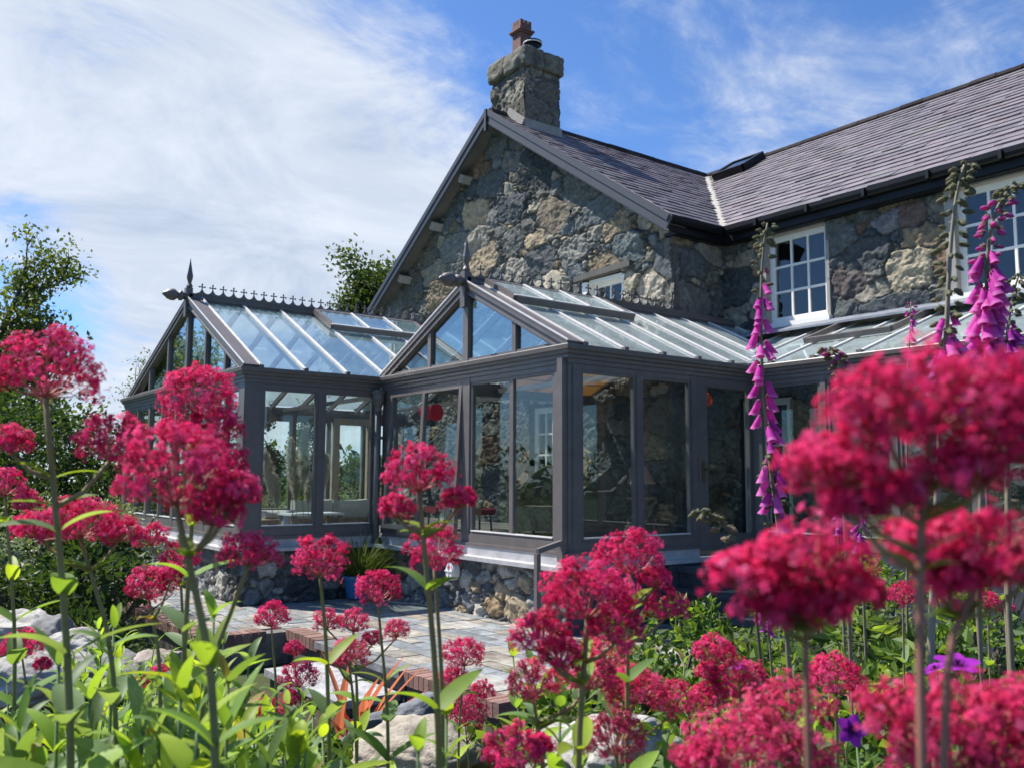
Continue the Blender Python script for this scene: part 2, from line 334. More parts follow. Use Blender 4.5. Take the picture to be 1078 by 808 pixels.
# ------------------------------------------------------------------ rubble masonry
PAL = _q((1.08, 1.07, 1.04))*_q([(.075, .085, .085), (.105, .112, .108), (.085, .098, .106), (.16, .152, .135), (.20, .185, .155), (.25, .20, .135),
          (.17, .115, .08), (.30, .27, .21), (.125, .130, .120), (.060, .068, .072), (.14, .135, .115)])
PALW = _q([.14, .15, .13, .12, .10, .08, .05, .05, .12, .08, .10]); PALW = PALW/PALW.sum()
def rubble(mb, O, du, n, u0, u1, z0, z1, inside, step=0.018, radii=(.38, .26, .16, .09, .045), seed=1, depth=0.06, asp=1.45, pal=PAL, pw=PALW, mort=(.085, .08, .07), rot=0.22, special=(), pn=5.0, lich_=.25):
    rs = np.random.RandomState(seed); O = _q(O); du = _q(du); n = _q(n)
    S = [(u, z, r) for u, z, r, _ in special]; SC = {i: c for i, (_, _, _, c) in enumerate(special)}
    for r in radii:
        tries = int((u1-u0)*(z1-z0)/(r*r)*2.2)+10
        cu = rs.uniform(u0-r, u1+r, tries); cz = rs.uniform(z0-r, z1+r, tries)
        A = np.array(S) if S else np.zeros((0, 3)); 
        lst = [tuple(x) for x in A]; arr = np.array(lst) if lst else np.zeros((0, 3))
        new = []
        for a, b in zip(cu, cz):
            rr = r*rs.uniform(.8, 1.2); al = arr if not new else np.vstack([arr, np.array(new)]) if len(arr) else np.array(new)
            if len(al):
                d = np.hypot((al[:, 0]-a)/asp, al[:, 1]-b)
                if np.any(d < 0.80*(al[:, 2]+rr)): continue
            new.append((a, b, rr))
        S = lst+new
    S = np.array(S); k = len(S)
    ang = rs.normal(0, rot, k); ca, sa = np.cos(ang), np.sin(ang); aspk = asp*rs.uniform(.8, 1.25, k)
    nu = max(2, int(round((u1-u0)/step))+1); nz_ = max(2, int(round((z1-z0)/step))+1)
    U, Z = np.meshgrid(np.linspace(u0, u1, nu), np.linspace(z0, z1, nz_), indexing='ij')
    uw = U+0.085*fbm(U*4, Z*4, seed+11, 5, .66); zw = Z+0.075*fbm(U*4+9, Z*4+3, seed+23, 5, .66)
    uf = uw.ravel(); zf = zw.ravel(); f1 = np.full(uf.shape, 9.0); f2 = f1.copy(); idx = np.zeros(uf.shape, int)
    for s0 in range(k):
        dx = uf-S[s0, 0]; dz = zf-S[s0, 1]
        sel = np.where((np.abs(dx) < 1.3) & (np.abs(dz) < 1.0))[0]
        if len(sel) == 0: continue
        dx = dx[sel]; dz = dz[sel]
        a = np.abs(dx*ca[s0]+dz*sa[s0])/aspk[s0]; b = np.abs(-dx*sa[s0]+dz*ca[s0])
        d = (a**pn+b**pn)**(1/pn)-S[s0, 2]
        o1 = f1[sel]; o2 = f2[sel]; c = d < o1
        f2[sel] = np.where(c, o1, np.minimum(o2, d)); f1[sel] = np.where(c, d, o1); idx[sel] = np.where(c, s0, idx[sel])
    e = (f2-f1).reshape(U.shape); idx = idx.reshape(U.shape)
    j = np.clip((e-.004)/0.024, 0, 1); j = j*j*(3-2*j)
    base = rs.uniform(.45, 1.0, k); tu = rs.normal(0, .16, k); tz = rs.normal(0, .20, k); rough = rs.uniform(.5, 1.5, k)
    rg = fbm(U*9, Z*13, seed+5, 5, .62); led = fbm(U*4+Z*9, Z*16-U*7, seed+7, 4, .6)
    off = (idx*7.31); rg2 = fbm(U*16+off, Z*22+off*1.7, seed+9, 4, .6)
    du_ = U-S[idx, 0]; dz_ = Z-S[idx, 1]; fac = np.full(U.shape, 9.0)
    for q in range(4):
        an = rs.uniform(0, 6.28, k); mg = rs.uniform(.12, .62, k); of = rs.uniform(.55, 1.25, k)*depth
        fac = np.minimum(fac, of[idx]-mg[idx]*(np.cos(an)[idx]*du_+np.sin(an)[idx]*dz_))
    fac = np.maximum(fac, .25*depth)
    h = -0.012*(1-j)+j*(fac*.9+tu[idx]*du_*.25+tz[idx]*dz_*.3+rough[idx]*(0.014*rg+0.022*np.abs(led)+0.015*rg2+0.010*fbm(U*34+off, Z*46, seed+13, 3, .6)))+0.008*rg
    h = np.clip(h, -0.02, depth*1.9)
    P = O+U[..., None]*du+Z[..., None]*np.array([0, 0, 1.0])+h[..., None]*n
    uc = (U[:-1, :-1]+U[1:, 1:])/2; zc = (Z[:-1, :-1]+Z[1:, 1:])/2
    keep = inside(uc, zc)
    ids = np.arange(nu*nz_).reshape(nu, nz_)
    F = np.stack([ids[:-1, :-1], ids[1:, :-1], ids[1:, 1:], ids[:-1, 1:]], -1)[keep]
    if np.dot(np.cross(du, [0, 0, 1]), n) < 0: F = F[:, ::-1]
    sc = pal[rs.choice(len(pal), k, p=pw)]*rs.uniform(.7, 1.4, (k, 1))
    for i, c in SC.items(): sc[i] = c
    jc = j[:-1, :-1][keep][:, None]; mot = (1+0.38*rg2[:-1, :-1][keep]+.25*rg[:-1, :-1][keep])[:, None]
    lich = np.clip((fbm(U*7+3, Z*7, seed+31, 4, .6)[:-1, :-1][keep]-.32)*4, 0, 1)[:, None]
    col = (sc[idx[:-1, :-1][keep]]*mot)*(1-lich_*lich)+_q((.27, .26, .22))*lich_*lich
    col = col*jc+_q(mort)*(1-jc)*(0.7+1.1*np.clip(rg[:-1, :-1][keep][:, None]+.3, 0, 1))
    used = np.unique(F); rem = np.zeros(nu*nz_, int); rem[used] = np.arange(len(used))
    mb.add(P.reshape(-1, 3)[used], rem[F], np.clip(col, .01, .8))

# ------------------------------------------------------------------ ground
Z0 = -1.6      # patio level; the lens is at height 0
def gh(x, y):
    x = _q(x); y = _q(y)
    h = -1.95+0.95*np.exp(-(((x+2.1)/2.1)**2+((y-1.4)/2.1)**2))
    h = h+0.55*np.exp(-(((x+4.7)/1.1)**2+((y-0.9)/1.4)**2))
    h = h+0.30*np.exp(-(((x+4.0)/2.5)**2+((y-5.2)/2.0)**2))
    return h+0.05*fbm(x*1.7+50, y*1.7+50, 3, 3)*np.exp(-(x*x+y*y)/400)
def g1(x, y): return float(gh(np.array([x]), np.array([y]))[0])
# ------------------------------------------------------------------ ground sheet, patio
def ground():
    t = np.linspace(-1, 1, 260); a = np.sinh(t*6.2)/np.sinh(6.2)*900
    X, Y = np.meshgrid(a-3.5, a+2.0, indexing='ij'); Zg = gh(X, Y)
    r = np.hypot(X, Y); Zg = Zg - np.clip((r-40)/200, 0, 1)*3.0
    mb = MB(); n = len(a); ids = np.arange(n*n).reshape(n, n)
    F = np.stack([ids[:-1, :-1], ids[1:, :-1], ids[1:, 1:], ids[:-1, 1:]], -1).reshape(-1, 4)
    rc = r[:-1, :-1].ravel(); g = np.clip((rc-7.5)/3, 0, 1)[:, None]
    mb.add(np.stack([X, Y, Zg], -1).reshape(-1, 3), F, _q((.055, .042, .030))*(1-g)+_q((.055, .085, .025))*g)
    tag(mb.build('ground', M['soil'], smooth=True), kind='structure')
ground()
rng = np.random.RandomState(5)
SL = _q([(.26, .28, .30), (.30, .31, .32), (.36, .32, .25), (.30, .24, .18), (.40, .38, .33), (.22, .25, .27), (.34, .33, .31)])
def slabs(mb, x0, x1, y0, y1, z):
    y = y0
    while y < y1-0.05:
        h = min(rng.choice([.15, .20, .28]), y1-y)
        if y1-y-h < .10: h = y1-y
        x = x0-rng.uniform(0, .4)
        while x < x1:
            w = rng.choice([.22, .34, .46, .6]); a = max(x, x0); b = min(x+w, x1)
            if b-a > .03:
                dz = rng.uniform(-.004, .004); c = (SL[rng.randint(len(SL))]*.7+_q((.085, .086, .085)))*rng.uniform(.6, 1.0)
                mb.box((a+.006, y+.006, z-.05), (b-.006, y+h-.006, z+dz), c)
            x += w
        y += h
pm = MB()
pm.box((-11.0, 3.96, Z0-.4), (-5.42, 9.4, Z0-.012), (.16, .15, .13)); pm.box((-18, 3.14, Z0-.4), (-9.1, 4.25, Z0-.016), (.16, .15, .13))
slabs(pm, -11.0, -5.47, 4.04, 9.3, Z0); slabs(pm, -15.5, -9.3, 3.16, 4.04, Z0); slabs(pm, -9.3, -8.3, 3.86, 4.04, Z0)
tag(pm.build('patio', M['paving']), kind='structure')
# brick edging round the patio
be = thing('brick_edging', 'red brick soldier course edging the slate patio', 'brick edging', (-7, 3.9, Z0-.2))
def brickrow(p, q, n_out):
    bm_ = MB(); p = _q(p); q = _q(q); d = q-p; ln = np.linalg.norm(d); d /= ln; n_out = _q(n_out)
    k = int(ln/.078)
    for i in range(k):
        c = p+d*(i+.5)*ln/k; t = _q((.20, .115, .095))*rng.uniform(.7, 1.35)+rng.uniform(-.012, .02)
        bm_.obox(c-n_out*.1+_q((0, 0, -.055+rng.uniform(-.004, .004))), d*(ln/k/2-.005), n_out*.105, (0, 0, .055), t)
    bm_.build('brick_row', M['brick'], be)
brickrow((-6.62, 3.84, Z0+.006), (-5.27, 3.84, Z0+.006), (0, -1, 0)); brickrow((-9.10, 3.84, Z0+.006), (-8.32, 3.84, Z0+.006), (0, -1, 0))
brickrow((-5.27, 4.05, Z0+.006), (-5.27, 9.2, Z0+.006), (1, 0, 0)); brickrow((-9.10, 2.96, Z0+.006), (-9.10, 3.63, Z0+.006), (1, 0, 0)); brickrow((-13.5, 2.96, Z0+.006), (-9.31, 2.96, Z0+.006), (0, -1, 0))
for q in (((-6.62, 3.87, Z0-.5), (-5.30, 4.03, Z0-.105)), ((-9.1, 3.87, Z0-.5), (-8.32, 3.95, Z0-.105)), ((-5.45, 4.031, Z0-.5), (-5.30, 9.2, Z0-.1055)), ((-9.25, 2.99, Z0-.5), (-9.13, 3.8, Z0-.106)), ((-13.5, 3.0, Z0-.5), (-9.26, 3.12, Z0-.1065))):
    bm_ = MB(); bm_.box(*q, (.10, .085, .075)); bm_.build('footing', M['brick'], be)
st = MB(); st.box((-8.3, 3.80, Z0-.06), (-6.64, 4.03, Z0+.003), (.17, .17, .175)); st.box((-8.3, 3.86, Z0-.4), (-6.64, 3.95, Z0-.06), (.06, .06, .06))
st.box((-8.25, 3.28, Z0-.25), (-6.70, 3.855, Z0-.185), (.34, .34, .35)); st.box((-8.2, 3.32, Z0-.6), (-6.72, 3.85, Z0-.25), (.12, .10, .085))
tag(st.build('garden_step', M['paving']), 'grey slate step down from the patio edge', 'step')

# ------------------------------------------------------------------ the stone house
XS, YG, YF = -9.30, 10.0, 11.18           # side wall, gable wall, facade planes
XR, ZR = -13.8, 7.17                      # ridge of the gabled wing
EZ = 3.97                                 # roof edge height
house = thing('stone_house', 'grey rubble stone farmhouse with slate roof, dark bargeboards and cream windows', 'house', (-12, 12, Z0))
slope_w = (ZR-EZ)/(XR+9.1)*-1             # rise per metre, wing
def gable_in(u, z):
    return (z < EZ-.05+slope_w*(-9.15-u)) & (z < EZ-.05+slope_w*(u+18.45)) & ~((u > -11.36) & (u < -10.36) & (z > 2.55) & (z < 3.40)) & ~((u > -12.85) & (u < -11.70) & (z < 1.32))
mb = MB()
rubble(mb, (0, YG, 0), (1, 0, 0), (0, -1, 0), -18.3, XS+.045, -1.0, 7.1, gable_in, seed=3, depth=.07,
       special=[(-9.72, 3.02, .27, (.36, .32, .25)), (-12.2, 4.75, .34, (.20, .165, .12)), (-10.9, 4.55, .34, (.125, .14, .145)), (-10.25, 3.75, .30, (.105, .125, .125)), (-11.6, 3.95, .3, (.20, .20, .18)), (-13.4, 5.2, .3, (.07, .08, .085)), (-10.5, 4.15, .26, (.27, .22, .15))])
mb.build('gable_wall', M['stone'], house, smooth=True)
mb = MB()
rubble(mb, (XS, 0, 0), (0, 1, 0), (1, 0, 0), YG-.05, YF+.02, -1.0, 3.95, lambda u, z: z < 5, seed=14, depth=.06, special=[(10.42, 2.75, .3, (.17, .16, .14)), (10.5, 3.35, .26, (.12, .125, .12))])
mb.build('side_wall', M['stone'], house, smooth=True)
mb = MB()
WIN = [(-8.53, -7.36, 2.28, 3.73), (-5.62, -3.55, 2.28, 3.73)]
def fac_in(u, z):
    k = np.ones(u.shape, bool)
    for a, b, c, d in WIN: k &= ~((u > a) & (u < b) & (z > c) & (z < d))
    return k & ~((u > -9.0) & (u < -8.05) & (z < 1.25))
rubble(mb, (0, YF, 0), (1, 0, 0), (0, -1, 0), XS, -2.2, -1.0, 3.95, fac_in, seed=31, depth=.05,
       special=[(-6.15, 2.78, .30, (.36, .31, .22)), (-6.75, 3.1, .26, (.07, .078, .08)), (-7.05, 2.75, .22, (.11, .09, .085)), (-6.1, 3.5, .2, (.15, .10, .085)), (-6.4, 3.5, .18, (.22, .20, .20))])
mb.build('facade_wall', M['stone'], house, smooth=True)
mb = MB(); mb.box((XS-.12, YG-.03, -1), (XS+.035, YG+.12, 3.7), (.12, .115, .10)); mb.build('corner_stone', M['stone'], house)
# solid core behind the stone faces; its black stands for unlit rooms
mb = MB()
mb.box((-18.2, YG+.55, Z0), (XS-.45, 20.5, EZ-.25)); mb.box((XS-.45, YF+.6, Z0), (-1.5, 20.5, EZ-.25))
mb.prism([(-18.2, YG+.35, EZ-.25), (XS-.1, YG+.35, EZ-.25), (XR, YG+.35, ZR-.3)], (0, 6, 0))
mb.box((-18.28, YG+.02, Z0), (-18.2, 20.5, EZ-.2))
mb.build('inner_core', M['dark'], house)

def house_window(parent, P, u0, u1, z0, z1, cols, rows, ox, fw=.055, bar=.024, meet=None, name='window'):
    """P(u,z,o) -> point; o outwards. frame mesh with one glazed sheet as its sub-part"""
    f = MB()
    def bx(a0, a1, b0, b1, o0, o1): 
        p = _q(P(a0, b0, o0)); q = _q(P(a1, b1, o1)); f.box(np.minimum(p, q), np.maximum(p, q))
    bx(u0, u0+fw, z0, z1, ox-.06, ox); bx(u1-fw, u1, z0, z1, ox-.06, ox); bx(u0+fw, u1-fw, z1-fw, z1, ox-.06, ox); bx(u0+fw, u1-fw, z0, z0+fw*1.3, ox-.06, ox)
    a0, a1, b0, b1 = u0+fw, u1-fw, z0+fw*1.3, z1-fw
    for i in range(1, cols):
        x = a0+(a1-a0)*i/cols; w = bar/2*(2.1 if meet and i in meet else 1); bx(x-w, x+w, b0, b1, ox-.05, ox-.012)
    for j in range(1, rows):
        zz = b0+(b1-b0)*j/rows; bx(a0, a1, zz-bar/2, zz+bar/2, ox-.048, ox-.014)
    w = f.build(name, M['cream'], parent)
    g = MB(); p = _q(P(a0, b0, ox-.034)); q = _q(P(a1, b1, ox-.028)); g.box(np.minimum(p, q), np.maximum(p, q)); g.build('pane', M['wpane'], w)
    return w
PF = lambda u, z, o: (u, YF-o, z)
PG = lambda u, z, o: (u, YG-o, z)
for i, (a, b, c, d) in enumerate(WIN):
    w = house_window(house, PF, a+.11, b-.02, c+.05, d-.04, 3 if i == 0 else 6, 3, -.075, fw=.085, bar=.034, meet=(3,) if i else None)
    r = MB()
    r.box((a-.01, YF-.035, c), (a+.11, YF+.3, d)); r.box((b-.02, YF-.03, c), (b+.03, YF+.3, d)); r.box((a-.01, YF-.03, d-.04), (b+.03, YF+.3, d+.13))
    r.build('reveal', M['render_'] , house)
    r = MB(); r.box((a+.02, YF-.10, c-.02), (b+.05, YF+.3, c+.05)); r.build('window_sill', M['cream'], house)
w = house_window(house, PG, -11.25, -10.46, 2.58, 3.33, 2, 1, -.16, fw=.09)
r = MB(); r.box((-11.38, YG-.01, 2.5), (-11.26, YG+.25, 3.34)); r.box((-10.45, YG+.04, 2.5), (-10.34, YG+.25, 3.34)); r.box((-11.26, YG+.05, 3.30), (-10.45, YG+.25, 3.37)); r.build('reveal', M['cream'], house)
r = MB(); r.beam((-11.52, YG+.0, 3.42), (-10.15, YG+.0, 3.46), .16, .10); r.build('stone_lintel', M['plaster'], house)
house_window(house, PG, -12.80, -11.75, -.84, 1.27, 4, 5, -.08, fw=.10, bar=.035, meet=(2,), name='french_door')
house_window(house, PF, -8.98, -8.08, -.84, 1.22, 2, 3, -.06, fw=.10, bar=.03, name='garden_door')

# roofs: slabs and courses of slates
mb = MB()
yb = YG-.28
ridge_y = 16.08
def quad_slab(pts, th): 
    mb.prism(pts, (0, 0, -th))
RT_ = .07
quad_slab([(-9.1, yb, EZ-.02), (-9.1, 10.98, EZ-.02), (XR, ridge_y, ZR-.02), (XR, yb, ZR-.02)], RT_)
quad_slab([(-18.5, yb, EZ-.02), (XR, yb, ZR-.02), (XR, 19, ZR-.02), (-18.5, 19, EZ-.02)], RT_)
quad_slab([(-9.1, 10.98, EZ-.025), (-1.2, 10.98, EZ-.025), (-1.2, ridge_y, ZR-.025), (XR, ridge_y, ZR-.025)], RT_)
quad_slab([(XR, ridge_y, ZR-.03), (-1.2, ridge_y, ZR-.03), (-1.2, 21.2, EZ), (XR, 21.2, EZ)], RT_)
roof = mb.build('roof', M['gutter'], house)
def slates(name, O, du, ds, n, L_u, L_s, inside, gauge=.27, wd=.36, base=(.168, .146, .156), seed=1, parent=None, lo=0.0):
    rs = np.random.RandomState(seed); O, du, ds, n = map(_q, (O, du, ds, n)); mb = MB(); rows = int(L_s/gauge)+1
    for r in range(rows):
        s0 = r*gauge; u = lo
        while u < L_u:
            w = wd*rs.uniform(.8, 1.15)*(rs.uniform(.5, 1) if u == lo else 1)
            if inside(u+w/2, s0+gauge*.5):
                c = _q(base)*rs.uniform(.88, 1.22)+_q((rs.uniform(-.008, .012), 0, rs.uniform(-.004, .006)))
                if rs.rand() < .03: c = c*.6
                elif rs.rand() < .05: c = c*.8+_q((.05, .055, .035))
                l = min(gauge*1.32, L_s-s0+.05); t = .021+rs.uniform(0, .012); tw = rs.normal(0, .003); j = rs.normal(0, .007)
                a = O+du*(u+.003)+ds*(s0+j)+n*(t); b = O+du*(u+w-.003)+ds*(s0+j+rs.normal(0, .004))+n*(t+tw)
                cc = b+ds*l-n*(t-.003); d = a+ds*l-n*(t-.003); e = a-n*.020; f = b-n*.020
                mb.add([a, b, cc, d, e, f], [[0, 1, 2, 3], [4, 5, 1, 0]], c); mb.add([a, e, d, b, cc, f], [[0, 2, 1], [3, 5, 4]], c*.8)
            u += w
    return mb.build(name, M['slate'], parent)
sw = math.hypot(9.1-13.8, ZR-EZ); dsw = _q(((XR+9.1)/sw, 0, (ZR-EZ)/sw)); nw = _q((dsw[2], 0, -dsw[0]))
slates('slate_courses', (-9.1, yb, EZ), (0, 1, 0), dsw, nw, 7.4, sw, lambda u, s: u+yb < 10.98+(ridge_y-10.98)*s/sw, base=(.140, .120, .128), seed=4, parent=roof, gauge=.25)
sm = math.hypot(ridge_y-10.98, ZR-EZ); dsm = _q((0, (ridge_y-10.98)/sm, (ZR-EZ)/sm)); nm = _q((0, -dsm[2], dsm[1]))
slates('slate_courses', (-14, 10.98, EZ), (1, 0, 0), dsm, nm, 12.8, sm, lambda u, s: u-14 > -9.1-4.7*s/sm-.05, seed=9, parent=roof)
# ridge tiles, valley, verge mortar
mb = MB()
def ridge_run(p, q, k):
    p = _q(p); q = _q(q)
    for i in range(k):
        a = p+(q-p)*(i+.01)/k; b = p+(q-p)*(i+.99)/k; z = rng.uniform(-.008, .008)
        mb.tube([a+_q((0, 0, z)), b+_q((0, 0, z))], .10, n=8, col=_q((.05, .042, .042))*rng.uniform(.7, 1.3))
ridge_run((XR, YG+1.05, ZR-.02), (XR, ridge_y, ZR-.01), 11); mb.build('ridge_tiles', M['ridge'], roof); mb = MB(); ridge_run((XR, ridge_y, ZR-.01), (-1.2, ridge_y, ZR-.01), 28); mb.build('ridge_tiles', M['ridge'], roof); mb = MB(); ridge_run((XR, yb, ZR-.02), (XR, YG+.2, ZR-.02), 1)
mb.build('ridge_tiles', M['ridge'], roof)
mb = MB(); rs = np.random.RandomState(2)
va = _q((-9.1, 10.98, EZ)); vb = _q((XR, ridge_y, ZR)); vn = (nw+nm)/np.linalg.norm(nw+nm); vs = np.cross(vb-va, vn); vs /= np.linalg.norm(vs)
for i in range(26):
    p = va+(vb-va)*i/26; q = va+(vb-va)*(i+1.0)/26; mb.beam(p+vn*.022, q+vn*(.022+rs.uniform(0, .008)), .19+rs.uniform(-.03, .03), .03, up=vn)
mb.build('valley_mortar', M['mortar'], roof); mb = MB()
for i in range(40):
    f = i/40; p = _q((-9.08+(XR+9.08)*f, yb+.01, EZ+.006+(ZR-EZ)*f)); q = p+_q(((XR+9.08)/40, 0, (ZR-EZ)/40)); mb.beam(p, q, .05+rs.uniform(-.008, .01), .022+rs.uniform(-.004, .006), up=nw)
mb.build('verge_mortar', M['mortar'], roof)
# bargeboards, soffits, purlins
mb = MB()
def barge(p, q, y0):
    p = _q(p); q = _q(q)
    mb.beam(p+_q((0, y0, -.13)), q+_q((0, y0, -.13)), .035, .25); mb.beam(p+_q((0, y0-.022, -.045)), q+_q((0, y0-.022, -.045)), .03, .10); mb.beam(p+_q((0, y0-.010, -.245)), q+_q((0, y0-.010, -.245)), .03, .03)
barge((-9.02, 0, EZ-.035), (XR, 0, ZR+.02), yb-.06); barge((-18.58, 0, EZ-.035), (XR, 0, ZR+.02), yb-.06)
mb.box((XR-.03, yb-.115, ZR-.42), (XR+.03, yb-.05, ZR+.02))
mb.build('bargeboard', M['barge'], house)
mb = MB()
mb.prism([(-9.1, yb, EZ-.13), (XR, yb, ZR-.13), (XR, YG+.1, ZR-.13), (-9.1, YG+.1, EZ-.13)], (0, 0, -.02)); mb.prism([(-18.5, yb, EZ-.13), (XR, yb, ZR-.13), (XR, YG+.1, ZR-.13), (-18.5, YG+.1, EZ-.13)], (0, 0, -.02))
mb.build('soffit', M['plaster'], house)
for x, z in ((-14.85, 6.10), (-15.95, 5.36), (-17.3, 4.45)):
    mb = MB(); mb.beam((x, yb+.02, z), (x, YG+.1, z), .15, .17, up=(.5, 0, 1)); mb.build('purlin_end', M['render_'], house)
# fascia and gutters
mb = MB()
def gutter(p, q, n_out):
    p = _q(p); q = _q(q); n_out = _q(n_out)
    prof = [(-.012, .055), (-.012, .0), (.02, -.045), (.050, -.058), (.080, -.04), (.095, .0), (.098, .055), (.088, .055), (.078, .0), (.050, -.042), (.02, -.03), (.0, .0), (0, .055)]
    P = [p+n_out*a+_q((0, 0, b)) for a, b in prof]; mb.prism(P, q-p)
gutter((-9.10, yb-.02, EZ-.075), (-9.10, 10.88, EZ-.075), (1, 0, 0)); gutter((-8.98, 10.98, EZ-.075), (-1.2, 10.98, EZ-.075), (0, -1, 0))
for x in np.arange(-8.4, -1.5, .9): mb.box((x, 10.84, EZ-.14), (x+.04, 10.97, EZ-.03))
mb.build('gutter', M['gutter'], house)
mb = MB()
mb.box((-9.16, yb, EZ-.24), (-9.115, 11.03, EZ-.06)); mb.box((XS-.1, YG-.05, EZ-.255), (-9.16, 11.03, EZ-.205))
mb.box((-9.115, 10.995, EZ-.24), (-1.2, 11.03, EZ-.06)); mb.box((-9.16, 11.03, EZ-.255), (-1.2, YF+.1, EZ-.205))
mb.build('fascia', M['gutter'], house)
# chimney
chx0, chx1, chy0, chy1 = -14.33, -13.24, YG+.17, YG+1.03
ch = MB()
kw = dict(step=.028, radii=(.26, .17, .10, .06), depth=.035, asp=1.7, pal=_q([(.13, .12, .10), (.17, .155, .125), (.09, .088, .08), (.20, .18, .14)]), pw=_q([.3, .3, .2, .2]), mort=(.13, .12, .10), rot=.05, pn=6)
T = lambda u, z: u < 99
rubble(ch, (0, chy0, 0), (1, 0, 0), (0, -1, 0), chx0, chx1, 6.2, 8.05, T, seed=41, **kw); rubble(ch, (chx1, 0, 0), (0, 1, 0), (1, 0, 0), chy0, chy1, 6.2, 8.05, T, seed=42, **kw)
rubble(ch, (chx0, 0, 0), (0, 1, 0), (-1, 0, 0), chy0, chy1, 6.2, 8.05, T, seed=43, **kw); rubble(ch, (0, chy1, 0), (1, 0, 0), (0, 1, 0), chx0, chx1, 6.2, 8.05, T, seed=44, **kw)
ch.box((chx0+.005, chy0+.005, 6.2), (chx1-.005, chy1-.005, 8.04), (.12, .11, .10))
chimney = ch.build('chimney', M['stone'], house, smooth=True)
def rough_block(mb, a, b, seed, amp=.03, n=14, col=(.16, .145, .115), rr=.07):
    a = _q(a); b = _q(b); c = (a+b)/2; hs = (b-a)/2
    rs = np.random.RandomState(seed); t = np.linspace(-1, 1, n)
    for ax in range(3):
        for sg in (-1, 1):
            U, Vv = np.meshgrid(t, t, indexing='ij'); P = np.zeros((n, n, 3)); o = [i for i in range(3) if i != ax]
            P[..., ax] = sg; P[..., o[0]] = U; P[..., o[1]] = Vv
            Q = P*hs; inn = np.clip(Q, -(hs-rr), hs-rr); d = Q-inn; ln = np.linalg.norm(d, axis=-1, keepdims=True); Q = inn+d/np.maximum(ln, 1e-6)*np.minimum(ln, rr)
            W_ = Q+c; dsp = np.array([[mn.fractal(Vector(W_[i, j]*4.5)+Vector((seed, 0, 0)), .7, 2.0, 5) for j in range(n)] for i in range(n)])
            nr = P/np.linalg.norm(P, axis=-1, keepdims=True); W_ = W_+nr*dsp[..., None]*amp
            ids = np.arange(n*n).reshape(n, n); F = np.stack([ids[:-1, :-1], ids[1:, :-1], ids[1:, 1:], ids[:-1, 1:]], -1).reshape(-1, 4)
            flip = (sg > 0) == (ax == 1)
            cl = _q(col)*(1+.5*dsp[:-1, :-1].ravel()[:, None])
            mb.add(W_.reshape(-1, 3), F[:, ::-1] if flip else F, np.clip(cl, .02, .6))
cb = MB(); xm = (chx0*.55+chx1*.45)
rough_block(cb, (chx0-.09, chy0-.09, 8.03), (xm, chy1+.09, 8.46), 1, n=18); rough_block(cb, (xm-.03, chy0-.085, 8.02), (chx1+.09, chy0+.42, 8.45), 2, n=16, col=(.15, .14, .115)); rough_block(cb, (xm-.03, chy0+.40, 8.03), (chx1+.095, chy1+.09, 8.44), 3, n=16, col=(.17, .155, .12))
cb.build('chimney_cap', M['stone'], chimney, smooth=True)
cb = MB(); px_, py_ = -13.83, chy0+.36
cb.box((px_-.135, py_-.135, 8.42), (px_+.135, py_+.135, 9.0)); cb.box((px_-.165, py_-.165, 9.0), (px_+.165, py_+.165, 9.035)); cb.box((px_-.19, py_-.19, 9.038), (px_+.19, py_+.19, 9.075)); cb.box((px_-.14, py_-.14, 9.078), (px_+.14, py_+.14, 9.17))
for i in (-1, 0, 1):
    for j in (-1, 0, 1):
        if i or j: cb.box((px_+i*.10-.04, py_+j*.10-.04, 9.17), (px_+i*.10+.04, py_+j*.10+.04, 9.27))
cb.build('chimney_pot', M['terracotta'], chimney)
cb = MB(); cb.lathe([(.0, 0), (.15, 0), (.15, .20), (.19, .21), (.19, .27), (.15, .28), (.0, .29)], (-13.47, chy0+.36, 8.44), 20, m=0); cb.lathe([(.192, .215), (.198, .222), (.198, .232), (.192, .24)], (-13.47, chy0+.36, 8.44), 20, m=1)
cb.build('flue_cowl', [M['gutter'], M['white']], chimney)
cb = MB()
cb.box((chx1-.02, chy0-.03, 6.62), (chx1+.045, chy1+.04, 6.95))
cb.beam((chx1+.03, chy0-.055, 6.86), (chx0+.62, chy0-.055, 7.24), .05, .15); cb.beam((chx0-.03, chy0-.055, 6.86), (chx1-.62, chy0-.055, 7.24), .05, .15)
cb.build('chimney_flashing', M['render_'], chimney)
# roof window on the main roof
def on_main(x, s, o=0.0): return _q((x, 10.98, EZ))+dsm*s+nm*o
sk = MB(); x0, x1, s0, s1 = -12.75, -11.95, 4.95, 5.75
for a, b in (((x0, s0), (x1, s0)), ((x0, s1), (x1, s1)), ((x0, s0), (x0, s1)), ((x1, s0), (x1, s1))):
    sk.beam(on_main(a[0], a[1], .10), on_main(b[0], b[1], .10), .11, .16, up=nm)
skl = sk.build('roof_window', M['gutter'], house)
sk = MB(); sk.prism([on_main(x0, s0, .15), on_main(x1, s0, .15), on_main(x1, s1, .15), on_main(x0, s1, .15)], nm*.008); sk.build('pane', M['wpane'], skl)
# lead aprons where glass roofs meet the walls
mb = MB()
mb.box((XS+.045, YG-.02, 2.12), (XS+.085, YF, 2.46)); mb.box((XS, YG-.09, 2.3), (XS+.09, YG-.02, 2.5))
mb.box((XS+.08, YF-.085, 2.08), (-2.2, YF-.05, 2.27)); mb.prism([(XS+.08, YF-.05, 2.27), (XS+.08, YF-.55, 2.13), (XS+.08, YF-.55, 2.10), (XS+.08, YF-.05, 2.22)], (7.0, 0, 0))
mb.build('lead_apron', M['lead'], house)
